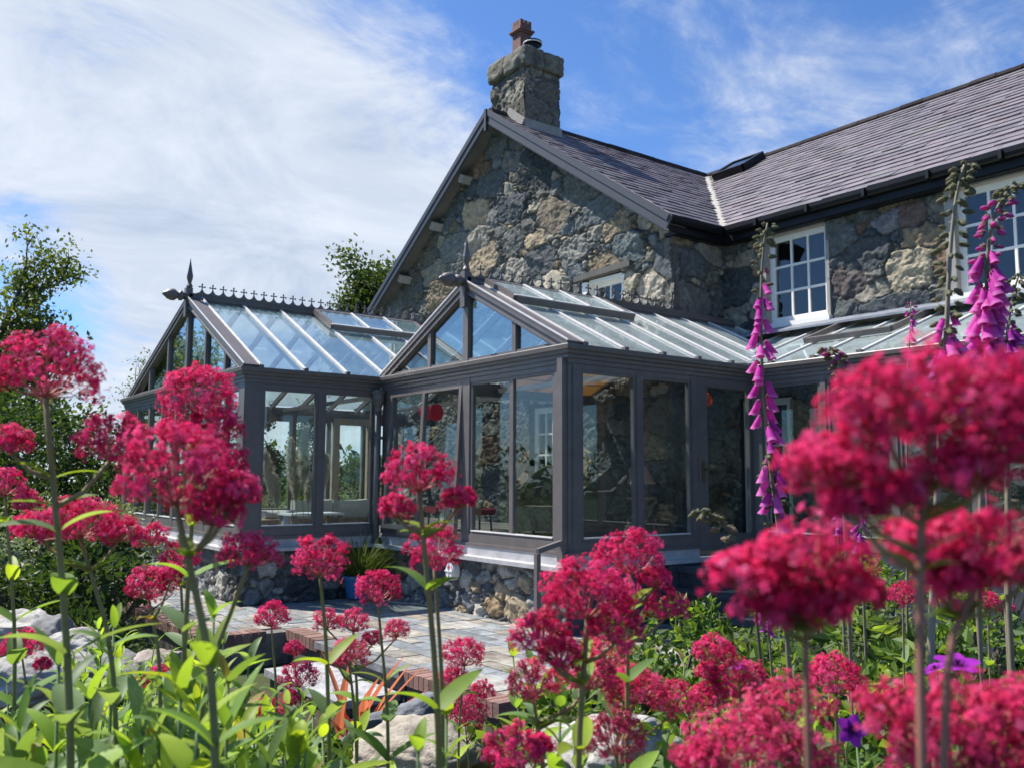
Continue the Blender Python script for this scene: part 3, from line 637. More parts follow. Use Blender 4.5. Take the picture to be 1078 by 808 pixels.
# ------------------------------------------------------------------ conservatories
ZC, ZE = 1.215, 1.41            # underside and top of the cornice
GB, GT = -0.635, 1.135          # bottom and top of the glass
FRM = M['frame']
class Plane:
    """u along the wall, o outwards"""
    def __init__(s, kind, v): s.k = kind; s.v = v
    def __call__(s, u, z, o):
        if s.k == 'front': return (u, s.v-o, z)
        if s.k == 'right': return (s.v+o, u, z)
        if s.k == 'left': return (s.v-o, u, z)
def pbox(mb, P, u0, u1, z0, z1, o0, o1, m=0):
    p = _q(P(u0, z0, o0)); q = _q(P(u1, z1, o1)); mb.box(np.minimum(p, q), np.maximum(p, q), m=m)
def light(parent, P, u0, u1, z0=GB-.04, z1=GT+.03, o=0.0, b=.042, mid=None, name='glazed_panel', mat='pane'):
    f = MB()
    pbox(f, P, u0, u0+b, z0, z1, o-.05, o); pbox(f, P, u1-b, u1, z0, z1, o-.05, o); pbox(f, P, u0+b, u1-b, z1-b, z1, o-.05, o); pbox(f, P, u0+b, u1-b, z0, z0+b, o-.05, o)
    pbox(f, P, u0+b, u1-b, z0+b, z0+b+.014, o-.032, o+.010, 1)  # pale strip puts the sunlit line of the bottom rail into colour
    if mid:
        pbox(f, P, mid-.035, mid+.035, z0+b+.014, z1-b, o-.045, o-.003)
    w = f.build(name, [FRM, M['cap']], parent)
    g = MB(); pbox(g, P, u0+b, u1-b, z0+b+.014, z1-b, o-.030, o-.024); g.build('pane', M[mat], w)
    return w
CPROF = [(-.03, ZC), (.018, ZC), (.018, ZC+.045), (.036, ZC+.052), (.036, ZC+.088), (.062, ZC+.098), (.066, ZC+.128), (.088, ZC+.140), (.094, ZC+.185), (.088, ZC+.195), (-.03, ZC+.195)]
def sweep(mb, prof, path, closed_ends=True):
    """profile (o,z) swept along a ground-plan path; outward is the right-hand side of travel; mitred"""
    P = _q(path)[:, :2]; k = len(P); D = P[1:]-P[:-1]; D /= np.linalg.norm(D, axis=1)[:, None]
    R = np.stack([D[:, 1], -D[:, 0]], 1); rings = []
    for i in range(k):
        if i == 0: nvec = R[0]
        elif i == k-1: nvec = R[-1]
        else:
            nvec = R[i-1]+R[i]; nvec = nvec/(1+np.dot(R[i-1], R[i]))
        rings.append(np.array([[*(P[i]+nvec*o), z] for o, z in prof]))
    n = len(prof); V = np.vstack(rings); F = []
    for i in range(k-1):
        for j in range(n):
            j2 = (j+1) % n; F.append([i*n+j, i*n+j2, (i+1)*n+j2, (i+1)*n+j])
    mb.add(V, F); b = mb.n-k*n
    if closed_ends:
        mb.F.append((np.array([list(range(n))[::-1]])+b, np.ones((1, 3)), 0)); mb.F.append((np.array([list(range((k-1)*n, k*n))])+b, np.ones((1, 3)), 0))

class RoofPlane:
    """a glass slope: t=0 eave .. 1 ridge, v along the ridge"""
    def __init__(s, axis, e, ze, r, zr, n_up):
        s.axis, s.e, s.ze, s.r, s.zr = axis, e, ze, r, zr
        a = s.pt(0, 0); b = s.pt(0, 1); d = (b-a)/np.linalg.norm(b-a); v = s.pt(1, 0)-a
        n = np.cross(d, v); s.n = n/np.linalg.norm(n)*(1 if n[2] > 0 else -1)
    def pt(s, v, t, o=0.0):
        w = s.e+(s.r-s.e)*t; z = s.ze+(s.zr-s.ze)*t
        p = _q((w, v, z)) if s.axis == 'x' else _q((v, w, z))
        return p+(s.n*o if o else 0)
def glazing(parent, RP, vs, mat, t0=lambda v: 0.0, t1=lambda v: 1.0, first_plate=False):
    for v in vs:
        a, b = t0(v), t1(v)
        if b-a < .08: continue
        f = MB(); f.beam(RP.pt(v, a, -.035), RP.pt(v, b, -.035), .045, .10, up=RP.n); f.beam(RP.pt(v, a, .026), RP.pt(v, b, .026), .036, .018, up=RP.n, m=1)
        f.obox(RP.pt(v, a, .02)+RP.n*0, (.03, 0, 0), (0, .03, 0), (0, 0, .022), m=0)
        f.build('glazing_bar', [FRM, M['cap']], parent)
    for v, w in zip(vs[:-1], vs[1:]):
        a1, a2, b1, b2 = t0(v), t0(w), t1(v), t1(w)
        if b1-a1 < .05 and b2-a2 < .05: continue
        g = MB(); g.prism([RP.pt(v+.02, a1, .006), RP.pt(w-.02, a2, .006), RP.pt(w-.02, b2, .006), RP.pt(v+.02, b1, .006)], RP.n*.007); g.build('roof_pane', M[mat], parent)
def roof_vent(parent, RP, v0, v1, ta, tb, bars, mat):
    f = MB()
    for p, q in (((v0, ta), (v1, ta)), ((v0, tb), (v1, tb)), ((v0, ta), (v0, tb)), ((v1, ta), (v1, tb))):
        f.beam(RP.pt(p[0], p[1], .075), RP.pt(q[0], q[1], .075), .075, .085, up=RP.n)
    f.beam(RP.pt(v0-.03, ta, .122), RP.pt(v1+.03, ta, .122), .03, .012, up=RP.n, m=1)
    for v in bars: f.beam(RP.pt(v, ta, .125), RP.pt(v, tb, .125), .032, .018, up=RP.n, m=1)
    w = f.build('roof_vent', [FRM, M['cap']], parent)
    g = MB(); g.prism([RP.pt(v0, ta, .106), RP.pt(v1, ta, .106), RP.pt(v1, tb, .106), RP.pt(v0, tb, .106)], RP.n*.006); g.build('pane', M[mat], w)
def ridge_trim(parent, x, z, y0, y1, sp, cry0, cry1):
    f = MB(); f.box((x-.05, y0, z-.13), (x+.05, y1, z+.045)); f.box((x-.065, y0, z+.045), (x+.065, y1, z+.06)); f.beam((x+.07, y0, z-.045), (x+.07, y1, z-.045), .02, .10, up=(1, 0, .5))
    f.build('ridge_beam', FRM, parent)
    c = MB(); k = int((cry1-cry0)/sp); zb = z+.06
    for i in range(k):
        y = cry0+sp*(i+.5); prof = [(y-sp/2, zb), (y-sp/2, zb+.022)]
        for q in range(1, 5): a = q/5; prof.append((y-sp/2+sp/2*a*.92, zb+.022+.062*a**2.4))
        prof += [(y-.010, zb+.085), (y+.010, zb+.085)]
        for q in range(4, 0, -1): a = q/5; prof.append((y+sp/2-sp/2*a*.92, zb+.022+.062*a**2.4))
        prof += [(y+sp/2, zb+.022), (y+sp/2, zb)]
        c.prism([(x-.005, p, q) for p, q in prof], (.01, 0, 0))
        c.box((x-.0055, y-.0085, zb+.084), (x+.0055, y+.0085, zb+.165)); c.box((x-.0048, y-.042, zb+.115), (x+.0048, y+.042, zb+.130))
        for dy, dz in ((-.042, .1225), (.042, .1225), (0, .165)): c.tube([(x-.0062, y+dy, zb+dz), (x+.0062, y+dy, zb+dz)], .0135, n=8)
    c.build('cresting', FRM, parent)
def finial(parent, x, y, z, knob=True):
    f = MB(); f.box((x-.05, y-.06, z-.35), (x+.05, y+.04, z+.10))
    f.lathe([(.0, .09), (.035, .10), (.05, .13), (.03, .17), (.026, .19), (.045, .25), (.048, .29), (.035, .36), (.016, .47), (.0, .58)], (x, y, z), 12)
    w = f.build('finial', FRM, parent, smooth=False)
    f = MB(); f.lathe([(.0, -.02), (.055, -.02), (.055, .05), (.075, .055), (.078, .10), (.05, .11), (.055, .13), (.088, .17), (.09, .22), (.07, .28), (.045, .30), (.04, .315), (.02, .34), (0, .355)], (x, y-.05, z-.03), 14, ax=(0, -1, 0)); f.build('acorn_knob', FRM, w, smooth=True)
def rake(parent, xa, za, xr, zr, y, RP, plate=.19, mat=FRM):
    """verge of a gable: plate on the slope and a moulded board on the face"""
    f = MB()
    f.beam((xa, y+.02, za-.05), (xr, y+.02, zr-.05), .09, .13, up=(0, 0, 1)); f.beam((xa, y-.03, za-.005), (xr, y-.03, zr-.005), .03, .045)
    f.beam((xa, y-.032, za-.10), (xr, y-.032, zr-.10), .012, .022, m=0)
    a, b, c, d = RP.pt(y-.05, 0.0, .02), RP.pt(y+plate, 0.0, .02), RP.pt(y+plate, 1.0, .02), RP.pt(y-.05, 1.0, .02)
    f.prism([a, b, c, d], RP.n*.022)
    f.beam(RP.pt(y+plate-.012, 0, .05), RP.pt(y+plate-.012, 1, .05), .018, .02, up=RP.n, m=1); f.beam(RP.pt(y-.045, 0, .048), RP.pt(y-.045, 1, .048), .012, .016, up=RP.n, m=1)
    f.build('verge', [FRM, M['cap']], parent)
def gable_glass(parent, y, xr, zr, x0, x1, z0, mulls):
    """triangular glazing over the cornice"""
    f = MB(); top = lambda x: z0+(zr-z0)*((x-x0)/(xr-x0) if x < xr else (x1-x)/(x1-xr))
    for x in mulls:
        w = .055 if abs(x-xr) < .1 else .035; zt = top(x)-.08
        f.box((x-w, y-.028, z0+.012), (x+w, y+.05, zt))
    f.box((x0+.3, y-.02, z0), (x1-.3, y+.05, z0+.045))
    w = f.build('gable_frame', FRM, parent)
    edges = sorted([x0+.12]+list(mulls)+[x1-.12])
    if not any(abs(e-xr) < .1 for e in edges): edges = sorted(edges+[xr])
    for a, b in zip(edges[:-1], edges[1:]):
        a2, b2 = a+.02, b-.02; pts = [(a2, y+.012, z0+.03), (b2, y+.012, z0+.03)]
        tb_, ta_ = top(b2)-.07, top(a2)-.07
        if tb_ > z0+.035: pts.append((b2, y+.012, tb_))
        if ta_ > z0+.035: pts.append((a2, y+.012, ta_))
        if len(pts) >= 3: g = MB(); g.prism(pts, (0, .006, 0)); g.build('pane', M['gpane'], w)

X1L, X1R, Y1 = -17.30, -11.22, 4.08
X2R, Y2 = -7.13, 6.07
XR1, ZR1 = -13.75, 2.70
XR2, ZR2 = -9.08, 2.40
YL = 9.08
# ---- left conservatory
c1 = thing('conservatory', 'taupe conservatory furthest from the side door, its spiked ridge standing against the sky', 'conservatory', (-14, 7, Z0))
mb = MB(); P = Plane('front', Y1); R_ = Plane('right', X1R); Lf = Plane('left', X1L)
posts = [-17.08, -16.45, -15.70, -14.95, -14.2, -13.45, -12.7, -11.95, -11.42]
pbox(mb, P, X1L, X1R-.005, -.79, GB-.03, -.06, .005); pbox(mb, P, X1L, X1R+.03, -.80, -.765, -.06, .03); pbox(mb, P, X1L, X1R-.005, GT+.02, ZC, -.06, .004)
pbox(mb, R_, Y1+.002, 6.05, -.79, GB-.03, -.06, .004); pbox(mb, R_, Y1-.028, 6.05, -.801, -.764, -.06, .031); pbox(mb, R_, Y1+.002, 6.05, GT+.02, ZC-.001, -.06, .003)
pbox(mb, P, X1L-.004, -17.08, -.766, ZC-.002, -.14, .012); pbox(mb, P, -11.42, X1R+.012, -.766, ZC-.002, -.10, .012)
pbox(mb, R_, Y1+.05, 4.315, -.7665, ZC-.003, -.10, .010); pbox(mb, R_, 5.10, 5.18, -.7665, ZC-.003, -.07, .006); pbox(mb, R_, 5.95, 6.06, -.7665, ZC-.003, -.10, .009)
pbox(mb, R_, Y1-.004, Y1+.02, -.72, ZC-.03, .011, .020)
for x in posts[1:-1]:
    w = .06 if posts.index(x) % 2 == 0 else .035
    pbox(mb, P, x-w, x+w, -.7665, ZC-.003, -.07, .007 if w < .05 else .010)
for y in np.arange(4.9, 10, .8): pbox(mb, Lf, y-.04, y+.04, -.79, ZC, -.07, .006)
pbox(mb, Lf, Y1+.1, 8.15, -.79, GB-.03, -.06, .003); pbox(mb, Lf, Y1+.1, YG, GT+.02, ZC, -.06, .004)
mb.build('frame', FRM, c1)
for a, b in zip(posts[:-1], posts[1:]): light(c1, P, a+.03 if a > -17 else a, b-.03 if b < -11.5 else b, o=-.008)
light(c1, R_, 4.315, 5.105, o=-.006); light(c1, R_, 5.178, 5.952, o=-.006)
ys = [4.22, 4.9, 5.7, 6.5, 7.3, 8.13]
for a, b in zip(ys[:-1], ys[1:]): light(c1, Lf, a+.03, b-.03, o=-.008)
light(c1, Lf, 9.14, 9.9, o=-.008)
# cream garden door in the far side
f = MB()
for a, b, z0, z1 in ((8.18, 8.33, -.83, 1.24), (8.99, 9.12, -.83, 1.24), (8.33, 8.99, 1.10, 1.24), (8.33, 8.99, -.83, -.62)): pbox(f, Lf, a, b, z0, z1, -.09, .01)
dr = f.build('garden_door', M['tan'], c1); g = MB(); pbox(g, Lf, 8.33, 8.99, -.62, 1.10, -.04, -.034); g.build('pane', M['pane'], dr)
f = MB(); pbox(f, Lf, 8.36, 8.40, .02, .2, -.13, -.09); f.build('handle', M['brass'], dr)
mb = MB(); sweep(mb, CPROF, [(X1L, YG), (X1L, Y1), (X1R, Y1), (X1R, 6.03)][::1]); mb.build('cornice', FRM, c1)
# check the travel direction: outward must be right-hand
R1 = RoofPlane('x', X1R+.02, ZE, XR1, ZR1, 1); L1 = RoofPlane('x', X1L+.25, ZE, XR1, ZR1, 1)
v1s = [4.27, 4.89, 5.507, 6.12, 6.74, 7.36, 7.98, 8.6, 9.22, 9.95]
glazing(c1, R1, v1s, 'roofA'); glazing(c1, L1, v1s, 'roofA')
roof_vent(c1, R1, 6.10, 7.98, .70, .965, [6.74, 7.36], 'roofA')
rake(c1, X1R+.02, ZE, XR1, ZR1, Y1, R1); rake(c1, X1L+.25, ZE, XR1, ZR1, Y1, L1)
gable_glass(c1, Y1+.01, XR1, ZR1, X1L+.25, X1R+.02, ZE, [-15.75, -14.72, XR1, -12.86, -12.0])
mb = MB(); mb.box((X1L-.02, Y1-.02, ZC+.196), (X1R+.05, Y1+.06, ZE+.012)); mb.box((X1R-.05, 6.06, ZC+.03), (X1R+.12, YG, ZE+.03)); mb.beam((-17, 7.0, 1.33), (-11.3, 7.0, 1.33), .05, .07); mb.beam((-17, 8.7, 1.33), (-11.3, 8.7, 1.33), .05, .07)
mb.build('valley_beam', FRM, c1)
ridge_trim(c1, XR1, ZR1+.03, Y1-.02, YG, .165, Y1+.10, YG-.1); finial(c1, XR1, Y1-.01, ZR1+.07)
STN = dict(step=.02, asp=1.35, rot=.3, mort=(.12, .11, .095))
STP = 1.25*_q([(.11, .115, .115), (.16, .16, .15), (.075, .08, .085), (.24, .23, .20), (.30, .28, .24), (.26, .20, .13)]); STW = _q([.28, .22, .2, .14, .08, .08])
mb = MB(); al = lambda u, z: u < 99
rubble(mb, (0, Y1-.01, 0), (1, 0, 0), (0, -1, 0), X1L, X1R+.05, Z0-.1, -.93, al, seed=51, radii=(.17, .115, .07, .042), depth=.05, pal=STP, pw=STW, **STN)
rubble(mb, (X1R+.02, 0, 0), (0, 1, 0), (1, 0, 0), Y1-.03, 6.1, Z0-.1, -.93, al, seed=52, radii=(.17, .115, .07, .042), depth=.05, pal=STP, pw=STW, **STN)
mb.box((X1L+.02, Y1+.0, Z0-.2), (X1R+.01, Y1+.22, -.94), (.1, .1, .1)); mb.box((X1R-.22, Y1+.2, Z0-.2), (X1R+.01, 6.1, -.94), (.1, .1, .1)); mb.box((X1L, Y1+.2, Z0-.2), (X1L+.22, YG, -.94), (.1, .1, .1))
mb.build('dwarf_wall', M['stone'], c1, smooth=True)
mb = MB(); mb.box((X1L-.1, Y1-.14, -.95), (X1R+.13, Y1+.15, -.905)); mb.box((X1R-.15, Y1+.15, -.95), (X1R+.13, 5.93, -.9055)); mb.box((X1L-.1, Y1+.15, -.95), (X1L+.2, YG, -.905))
mb.box((X1L, Y1-.02, -.905), (X1R+.02, Y1+.12, -.80)); mb.box((X1R-.1, Y1+.12, -.905), (X1R+.02, 6.05, -.80)); mb.box((X1L, Y1+.12, -.905), (X1L+.15, YG, -.80))
mb.build('slate_sill', M['sill'], c1)
# ---- centre conservatory
c2 = thing('conservatory', 'taupe conservatory with the tilted open window and the glazed side door', 'conservatory', (-9, 8, Z0))
P = Plane('front', Y2); R_ = Plane('right', X2R)
mb = MB()
pbox(mb, P, X1R+.13, X2R-.005, -.79, GB-.03, -.06, .006); pbox(mb, P, X1R+.13, X2R+.03, -.80, -.765, -.06, .03); pbox(mb, P, X1R+.1, X2R-.005, GT+.02, ZC, -.06, .004)
pbox(mb, P, X1R+.05, -10.96, -.7655, ZC-.002, -.10, .009); pbox(mb, P, -9.145, -8.985, -.7655, ZC-.002, -.09, .010); pbox(mb, P, -7.36, X2R-.002, -.7655, ZC-.002, -.12, .009)
pbox(mb, P, -7.235, X2R-.02, -.86, ZC+.05, .008, .075)
pbox(mb, R_, Y2+.004, 8.05, -.79, GB-.03, -.06, .004); pbox(mb, R_, Y2-.028, 8.05, -.801, -.764, -.06, .031); pbox(mb, R_, Y2+.004, YL, GT+.02, ZC-.001, -.06, .003)
pbox(mb, R_, Y2+.05, 6.235, -.766, ZC-.003, -.12, .011); pbox(mb, R_, 7.065, 7.14, -.766, ZC-.003, -.07, .006); pbox(mb, R_, 7.965, 8.06, -.79, ZC-.003, -.09, .010); pbox(mb, R_, 9.17, 9.27, -.79, ZC-.003, -.09, .010)
mb.build('frame', FRM, c2)
light(c2, P, -8.985, -7.36, o=-.006, mid=-8.155)
light(c2, R_, 6.235, 7.068, o=-.006); light(c2, R_, 7.137, 7.967, o=-.006)
# top-hung sash pushed open a little
sash = bpy.data.objects.new('tmp', None)
class Tilt:
    def __call__(s, u, z, o):
        a = math.radians(3.2); dz = (GT+.03)-z
        return (u, Y2-(o*math.cos(a)+dz*math.sin(a)), (GT+.03)-dz*math.cos(a)+o*math.sin(a))
bpy.data.objects.remove(sash)
f = MB(); TP = Tilt()
def tbox(mb, u0, u1, z0, z1, o0, o1):
    A, B = _q(TP(u0, z0, o0)), _q(TP(u1, z1, o1)); up = _q(TP(0, 1, 0))-_q(TP(0, 0, 0)); on = _q(TP(0, 0, 1))-_q(TP(0, 0, 0))
    mb.obox((A+B)/2, ((u1-u0)/2, 0, 0), up*(z1-z0)/2, on*(o1-o0)/2)
a, b, z0, z1, w = -10.955, -9.15, GB-.05, GT+.03, .06
for q in ((a, a+w, z0, z1), (b-w, b, z0, z1), (a+w, b-w, z1-w, z1), (a+w, b-w, z0, z0+w), (-10.09, -10.025, z0+w, z1-w)): tbox(f, *q, -.045, .012)
sw_ = f.build('open_window', FRM, c2); g = MB(); tbox(g, a+w, b-w, z0+w, z1-w, -.02, -.014); g.build('pane', M['pane'], sw_)
# side door
f = MB()
for a, b, z0, z1 in ((8.065, 8.235, -.83, 1.20), (9.015, 9.165, -.83, 1.20), (8.235, 9.015, 1.10, 1.20), (8.235, 9.015, -.83, -.65)): pbox(f, R_, a, b, z0, z1, -.05, .008)
dr = f.build('side_door', FRM, c2); g = MB(); pbox(g, R_, 8.235, 9.015, -.65, 1.10, -.03, -.024); g.build('pane', M['pane'], dr)
f = MB(); pbox(f, R_, 8.13, 8.17, -.03, .22, .008, .018); f.tube([(X2R+.02, 8.15, .115), (X2R+.065, 8.15, .115), (X2R+.068, 8.20, .118), (X2R+.06, 8.27, .105)], [.009, .009, .009, .006], n=8); f.build('handle', M['brass'], dr)
for z in (.9, .1, -.55):
    f = MB(); pbox(f, R_, 9.155, 9.175, z-.05, z+.05, .006, .02); f.build('hinge', M['gutter'], dr)
mb = MB(); sweep(mb, CPROF, [(X1R+.02, Y2), (X2R, Y2), (X2R, YL)]); mb.build('cornice', FRM, c2)
R2 = RoofPlane('x', X2R+.02, ZE, XR2, ZR2, 1); L2 = RoofPlane('x', X1R+.02, ZE, XR2, ZR2, 1)
LT = RoofPlane('y', YL-.02, ZE, YF-.05, 2.16, 1)
v2s = [6.27, 6.87, 7.47, 8.07, 8.67, 9.27, 9.87, 10.47, 11.1]
def r2t0(v): return max(0.0, ((v-YL)*.3472/(ZR2-ZE)))
glazing(c2, R2, v2s, 'roofB', t0=lambda v: min(1, r2t0(v))); glazing(c2, L2, [v for v in v2s if v < 9.9]+[9.98], 'roofA')
roof_vent(c2, R2, 6.30, 8.25, .66, .965, [6.87, 7.47, 8.07], 'roofB')
rake(c2, X2R+.02, ZE, XR2, ZR2, Y2, R2, plate=.2); rake(c2, X1R+.02, ZE, XR2, ZR2, Y2, L2, plate=.2)
gable_glass(c2, Y2+.01, XR2, ZR2, X1R+.02, X2R+.02, ZE, [-9.93, XR2, -8.08])
mb = MB(); mb.box((X1R, Y2-.02, ZC+.196), (X2R+.05, Y2+.06, ZE+.012)); mb.beam((-11.2, 8.0, 1.33), (-7.2, 8.0, 1.33), .05, .07); mb.build('tie_beam', FRM, c2)
ridge_trim(c2, XR2, ZR2+.03, Y2-.02, YF-.1, .165, Y2+.12, YG-.15); finial(c2, XR2, Y2-.01, ZR2+.05)
mb = MB()
rubble(mb, (0, Y2-.01, 0), (1, 0, 0), (0, -1, 0), X1R, X2R+.03, Z0-.1, -.93, al, seed=61, radii=(.13, .10, .065, .04), depth=.065, pal=STP, pw=STW,
       special=[(-8.42, -1.47, .13, (.33, .24, .14)), (-8.02, -1.45, .17, (.34, .27, .18)), (-7.7, -1.42, .12, (.26, .25, .22)), (-8.1, -1.17, .09, (.40, .37, .30)), (-8.65, -1.15, .10, (.26, .26, .25)), (-7.6, -1.15, .07, (.36, .31, .22))], **STN)
mb.box((X1R+.1, Y2+.0, Z0-.2), (X2R-.02, Y2+.2, -.94), (.1, .1, .1)); mb.build('dwarf_wall', M['stone'], c2, smooth=True)
mb = MB(); mb.box((X2R-.2, Y2+.01, Z0-.2), (X2R+.04, 9.05, -.955)); 
for i in range(9): mb.box((X2R+.03, Y2+.03+i*.33, Z0-.1), (X2R+.05+.012*(i % 3), Y2+.345+i*.33, -1.28-.05*(i % 2))); mb.box((X2R+.03, Y2+.03+i*.33+.05, -1.27+.0), (X2R+.048+.012*((i+1) % 3), Y2+.36+i*.33, -.96))
mb.build('slate_clad_base', M['navy'], c2)
mb = MB(); mb.box((X1R+.14, Y2-.17, -.95), (X2R+.10, Y2+.15, -.905)); mb.box((X2R-.15, Y2+.15, -.95), (X2R+.10, 9.0, -.9055)); mb.box((X1R+.1, Y2-.02, -.905), (X2R+.02, Y2+.12, -.80)); mb.box((X2R-.1, Y2+.12, -.905), (X2R+.02, 8.05, -.801))
mb.build('slate_sill', M['sill'], c2)
# ---- lean-to along the main facade
c3 = thing('lean_to', 'low glazed lean-to under the cream upstairs windows, beside the side door', 'lean-to', (-5, 10, Z0))
P = Plane('front', YL); mb = MB()
lp = [-6.97, -6.105, -5.24, -4.375, -3.51, -2.65]
pbox(mb, P, X2R+.012, -2.2, -.79, GB-.03, -.06, .004); pbox(mb, P, X2R+.012, -2.2, GT+.02, ZC, -.06, .004); pbox(mb, P, X2R+.012, -6.97, -.7655, ZC-.002, -.1, .010)
for x in lp[1:]: pbox(mb, P, x-.035, x+.035, -.766, ZC-.003, -.07, .007)
mb.build('frame', FRM, c3)
for a, b in zip(lp[:-1], lp[1:]): light(c3, P, a+(.032 if a > -6.9 else 0), b-.032, o=-.006)
mb = MB(); sweep(mb, CPROF, [(X2R+.096, YL), (-2.2, YL)]); mb.build('cornice', FRM, c3)
def ltt0(x): return max(0.0, (-7.13-x)/.774/(YF-.05-YL))
lvs = [-8.6, -8.0, -7.4, -6.8, -6.2, -5.6, -5.0, -4.4, -3.8, -3.2, -2.6]
glazing(c3, LT, lvs, 'roofB', t0=lambda x: min(1, ltt0(x)))
mb = MB(); mb.beam(R2.pt(YL, 0, .03), _q((-8.78, YF-.1, LT.pt(0, .98)[2]+.03)), .12, .03, up=(0, 0, 1)); mb.box((-7.0, YL-.03, ZC+.196), (-2.2, YL+.06, ZE+.01)); mb.build('valley_gutter', M['lead'], c3)
mb = MB(); mb.beam(LT.pt(-6.9, .42, .07), LT.pt(-5.7, .42, .07), .07, .07, up=LT.n); mb.beam(LT.pt(-6.9, .9, .07), LT.pt(-5.7, .9, .07), .07, .07, up=LT.n)
for x in (-6.9, -5.7): mb.beam(LT.pt(x, .42, .075), LT.pt(x, .9, .075), .05, .07, up=LT.n)
mb.build('roof_vent', FRM, c3)
mb = MB(); mb.box((X2R+.05, YL-.02, Z0-.1), (-2.2, YL+.2, -.80)); mb.build('slate_clad_base', M['navy'], c3)
# indoor floor
mb = MB(); mb.box((X1L+.15, Y1+.15, -1.2), (X1R, YG+.1, -.832)); mb.box((X1R, Y2+.12, -1.2), (X2R-.1, YF+.1, -.8325)); mb.box((X2R-.1, YL+.1, -1.2), (-2.2, YF+.1, -.833))
tag(mb.build('conservatory_floor', M['floor']), kind='structure')

# ------------------------------------------------------------------ things on and around the conservatories
dp = thing('downpipe', 'taupe downpipe with hopper head in the corner between the two conservatories', 'downpipe', (-11.1, 5.95, Z0))
mb = MB(); x, y = X1R+.095, Y2-.11
mb.tube([(x, y, 1.0), (x, y, Z0+.02)], .042, n=12); mb.build('pipe', FRM, dp, smooth=True)
mb = MB(); mb.lathe([(.05, 0), (.05, .05), (.085, .15), (.088, .17), (.082, .175), (.085, .25), (.10, .26), (.10, .285), (0, .285)], (x, y, .92), 16); mb.tube([(x, y, 1.2), (x, y, 1.23)], .05); mb.build('hopper', FRM, dp)
for z in (.55, -.35):
    mb = MB(); mb.lathe([(.043, -.02), (.052, -.02), (.052, .02), (.043, .02)], (x, y, z), 12); mb.box((x-.07, y+.03, z-.02), (x+.07, y+.05, z+.02)); mb.build('bracket', FRM, dp)
hr = thing('handrail', 'short grey metal handrail beside the corner post of the conservatory', 'handrail', (-7.1, 5.7, Z0))
mb = MB(); mb.beam((-7.17, 6.0, -.66), (-7.19, 5.70, -.735), .05, .05); mb.build('rail', M['frame'], hr)
mb = MB(); mb.box((-7.215, 5.675, Z0-.02), (-7.165, 5.725, -.762)); mb.build('post', M['frame'], hr)
blk = thing('bulkhead_light', 'white oval bulkhead light with a crossed grille on the rubble base wall', 'wall light', (-9.2, 6.0, -1.1))
mb = MB(); th = np.linspace(0, 2*math.pi, 25)[:-1]
O = lambda s, yy: [(-9.18+.085*s*math.cos(t), yy, -1.115+.112*s*math.sin(t)) for t in th]
mb.prism(O(1, 5.93), (0, .09, 0)); mb.prism(O(.82, 5.915), (0, .02, 0)); mb.build('housing', M['white'], blk)
mb = MB(); mb.box((-9.185, 5.905, -1.215), (-9.175, 5.916, -1.015)); mb.box((-9.26, 5.9045, -1.12), (-9.10, 5.9155, -1.11)); mb.build('grille', M['cap'], blk)
stp = MB(); rs = np.random.RandomState(8)
for i, (a, z) in enumerate(((.45, -.98), (.80, -1.2), (1.15, -1.42))): stp.box((X2R+.05, 7.6-.1*i, z-.06), (X2R+.05+a, 9.0, z)); stp.box((X2R+.05, 7.65-.1*i, z-.22), (X2R+.02+a, 8.98, z-.06))
tag(stp.build('slate_steps', M['navy']), 'dark slate steps up to the glazed side door', 'steps')
# indoor furniture
sf = thing('sofa', 'low pale sofa with two cushions behind the left conservatory glass', 'sofa', (-14.4, 6.7, -.83))
mb = MB(); mb.box((-15.3, 5.4, -.83), (-14.2, 8.6, -.70)); mb.build('base', M['wood'], sf)
def cushion(mb, c, hx, hy, hz, n=10, seed=0):
    t = np.linspace(-1, 1, n)
    for ax in range(3):
        for sg in (-1, 1):
            U, Vv = np.meshgrid(t, t, indexing='ij'); Q = np.zeros((n, n, 3)); o = [i for i in range(3) if i != ax]
            Q[..., ax] = sg; Q[..., o[0]] = U; Q[..., o[1]] = Vv
            bul = 1-.35*(np.abs(Q[..., 1])**4+np.abs(Q[..., 2])**4)/2; Q[..., 0] *= bul; Q[..., 2] *= 1-.12*(1-Q[..., 1]**2)*(Q[..., 2] > 0)
            V = _q(c)+Q*_q((hx, hy, hz)); ids = np.arange(n*n).reshape(n, n); F = np.stack([ids[:-1, :-1], ids[1:, :-1], ids[1:, 1:], ids[:-1, 1:]], -1).reshape(-1, 4)
            mb.add(V.reshape(-1, 3), F[:, ::-1] if (sg > 0) == (ax == 1) else F)
for y in (6.45, 7.15, 7.85):
    mb = MB(); cushion(mb, (-14.35, y, -.54), .12, .34, .16); mb.build('cushion', M['fabric'], sf, smooth=True)
mb = MB(); cushion(mb, (-14.8, 6.9, -.64), .35, 1.2, .07); mb.build('seat_cushion', M['fabric'], sf, smooth=True)
tb = thing('bench_table', 'low white topped table below the pampas grass', 'table', (-13.4, 6.0, -.83))
mb = MB(); mb.box((-13.75, 5.6, -.60), (-13.2, 6.5, -.565)); mb.build('table_top', M['white'], tb)
for x, y in ((-13.7, 5.65), (-13.25, 5.65), (-13.7, 6.45), (-13.25, 6.45)):
    mb = MB(); mb.box((x-.025, y-.025, -.832), (x+.025, y+.025, -.60)); mb.build('leg', M['wood'], tb)
pg = thing('pampas_vase', 'vase of tall dried pampas plumes inside the left conservatory', 'dried grass', (-13.7, 5.9, -.83))
mb = MB(); mb.lathe([(0, 0), (.10, 0), (.13, .1), (.11, .22), (.07, .28), (.075, .31), (.06, .31), (.05, .2), (0, .1)], (-13.6, 5.75, -.832), 16); mb.build('vase', M['sill'], pg, smooth=True)
rs = np.random.RandomState(4)
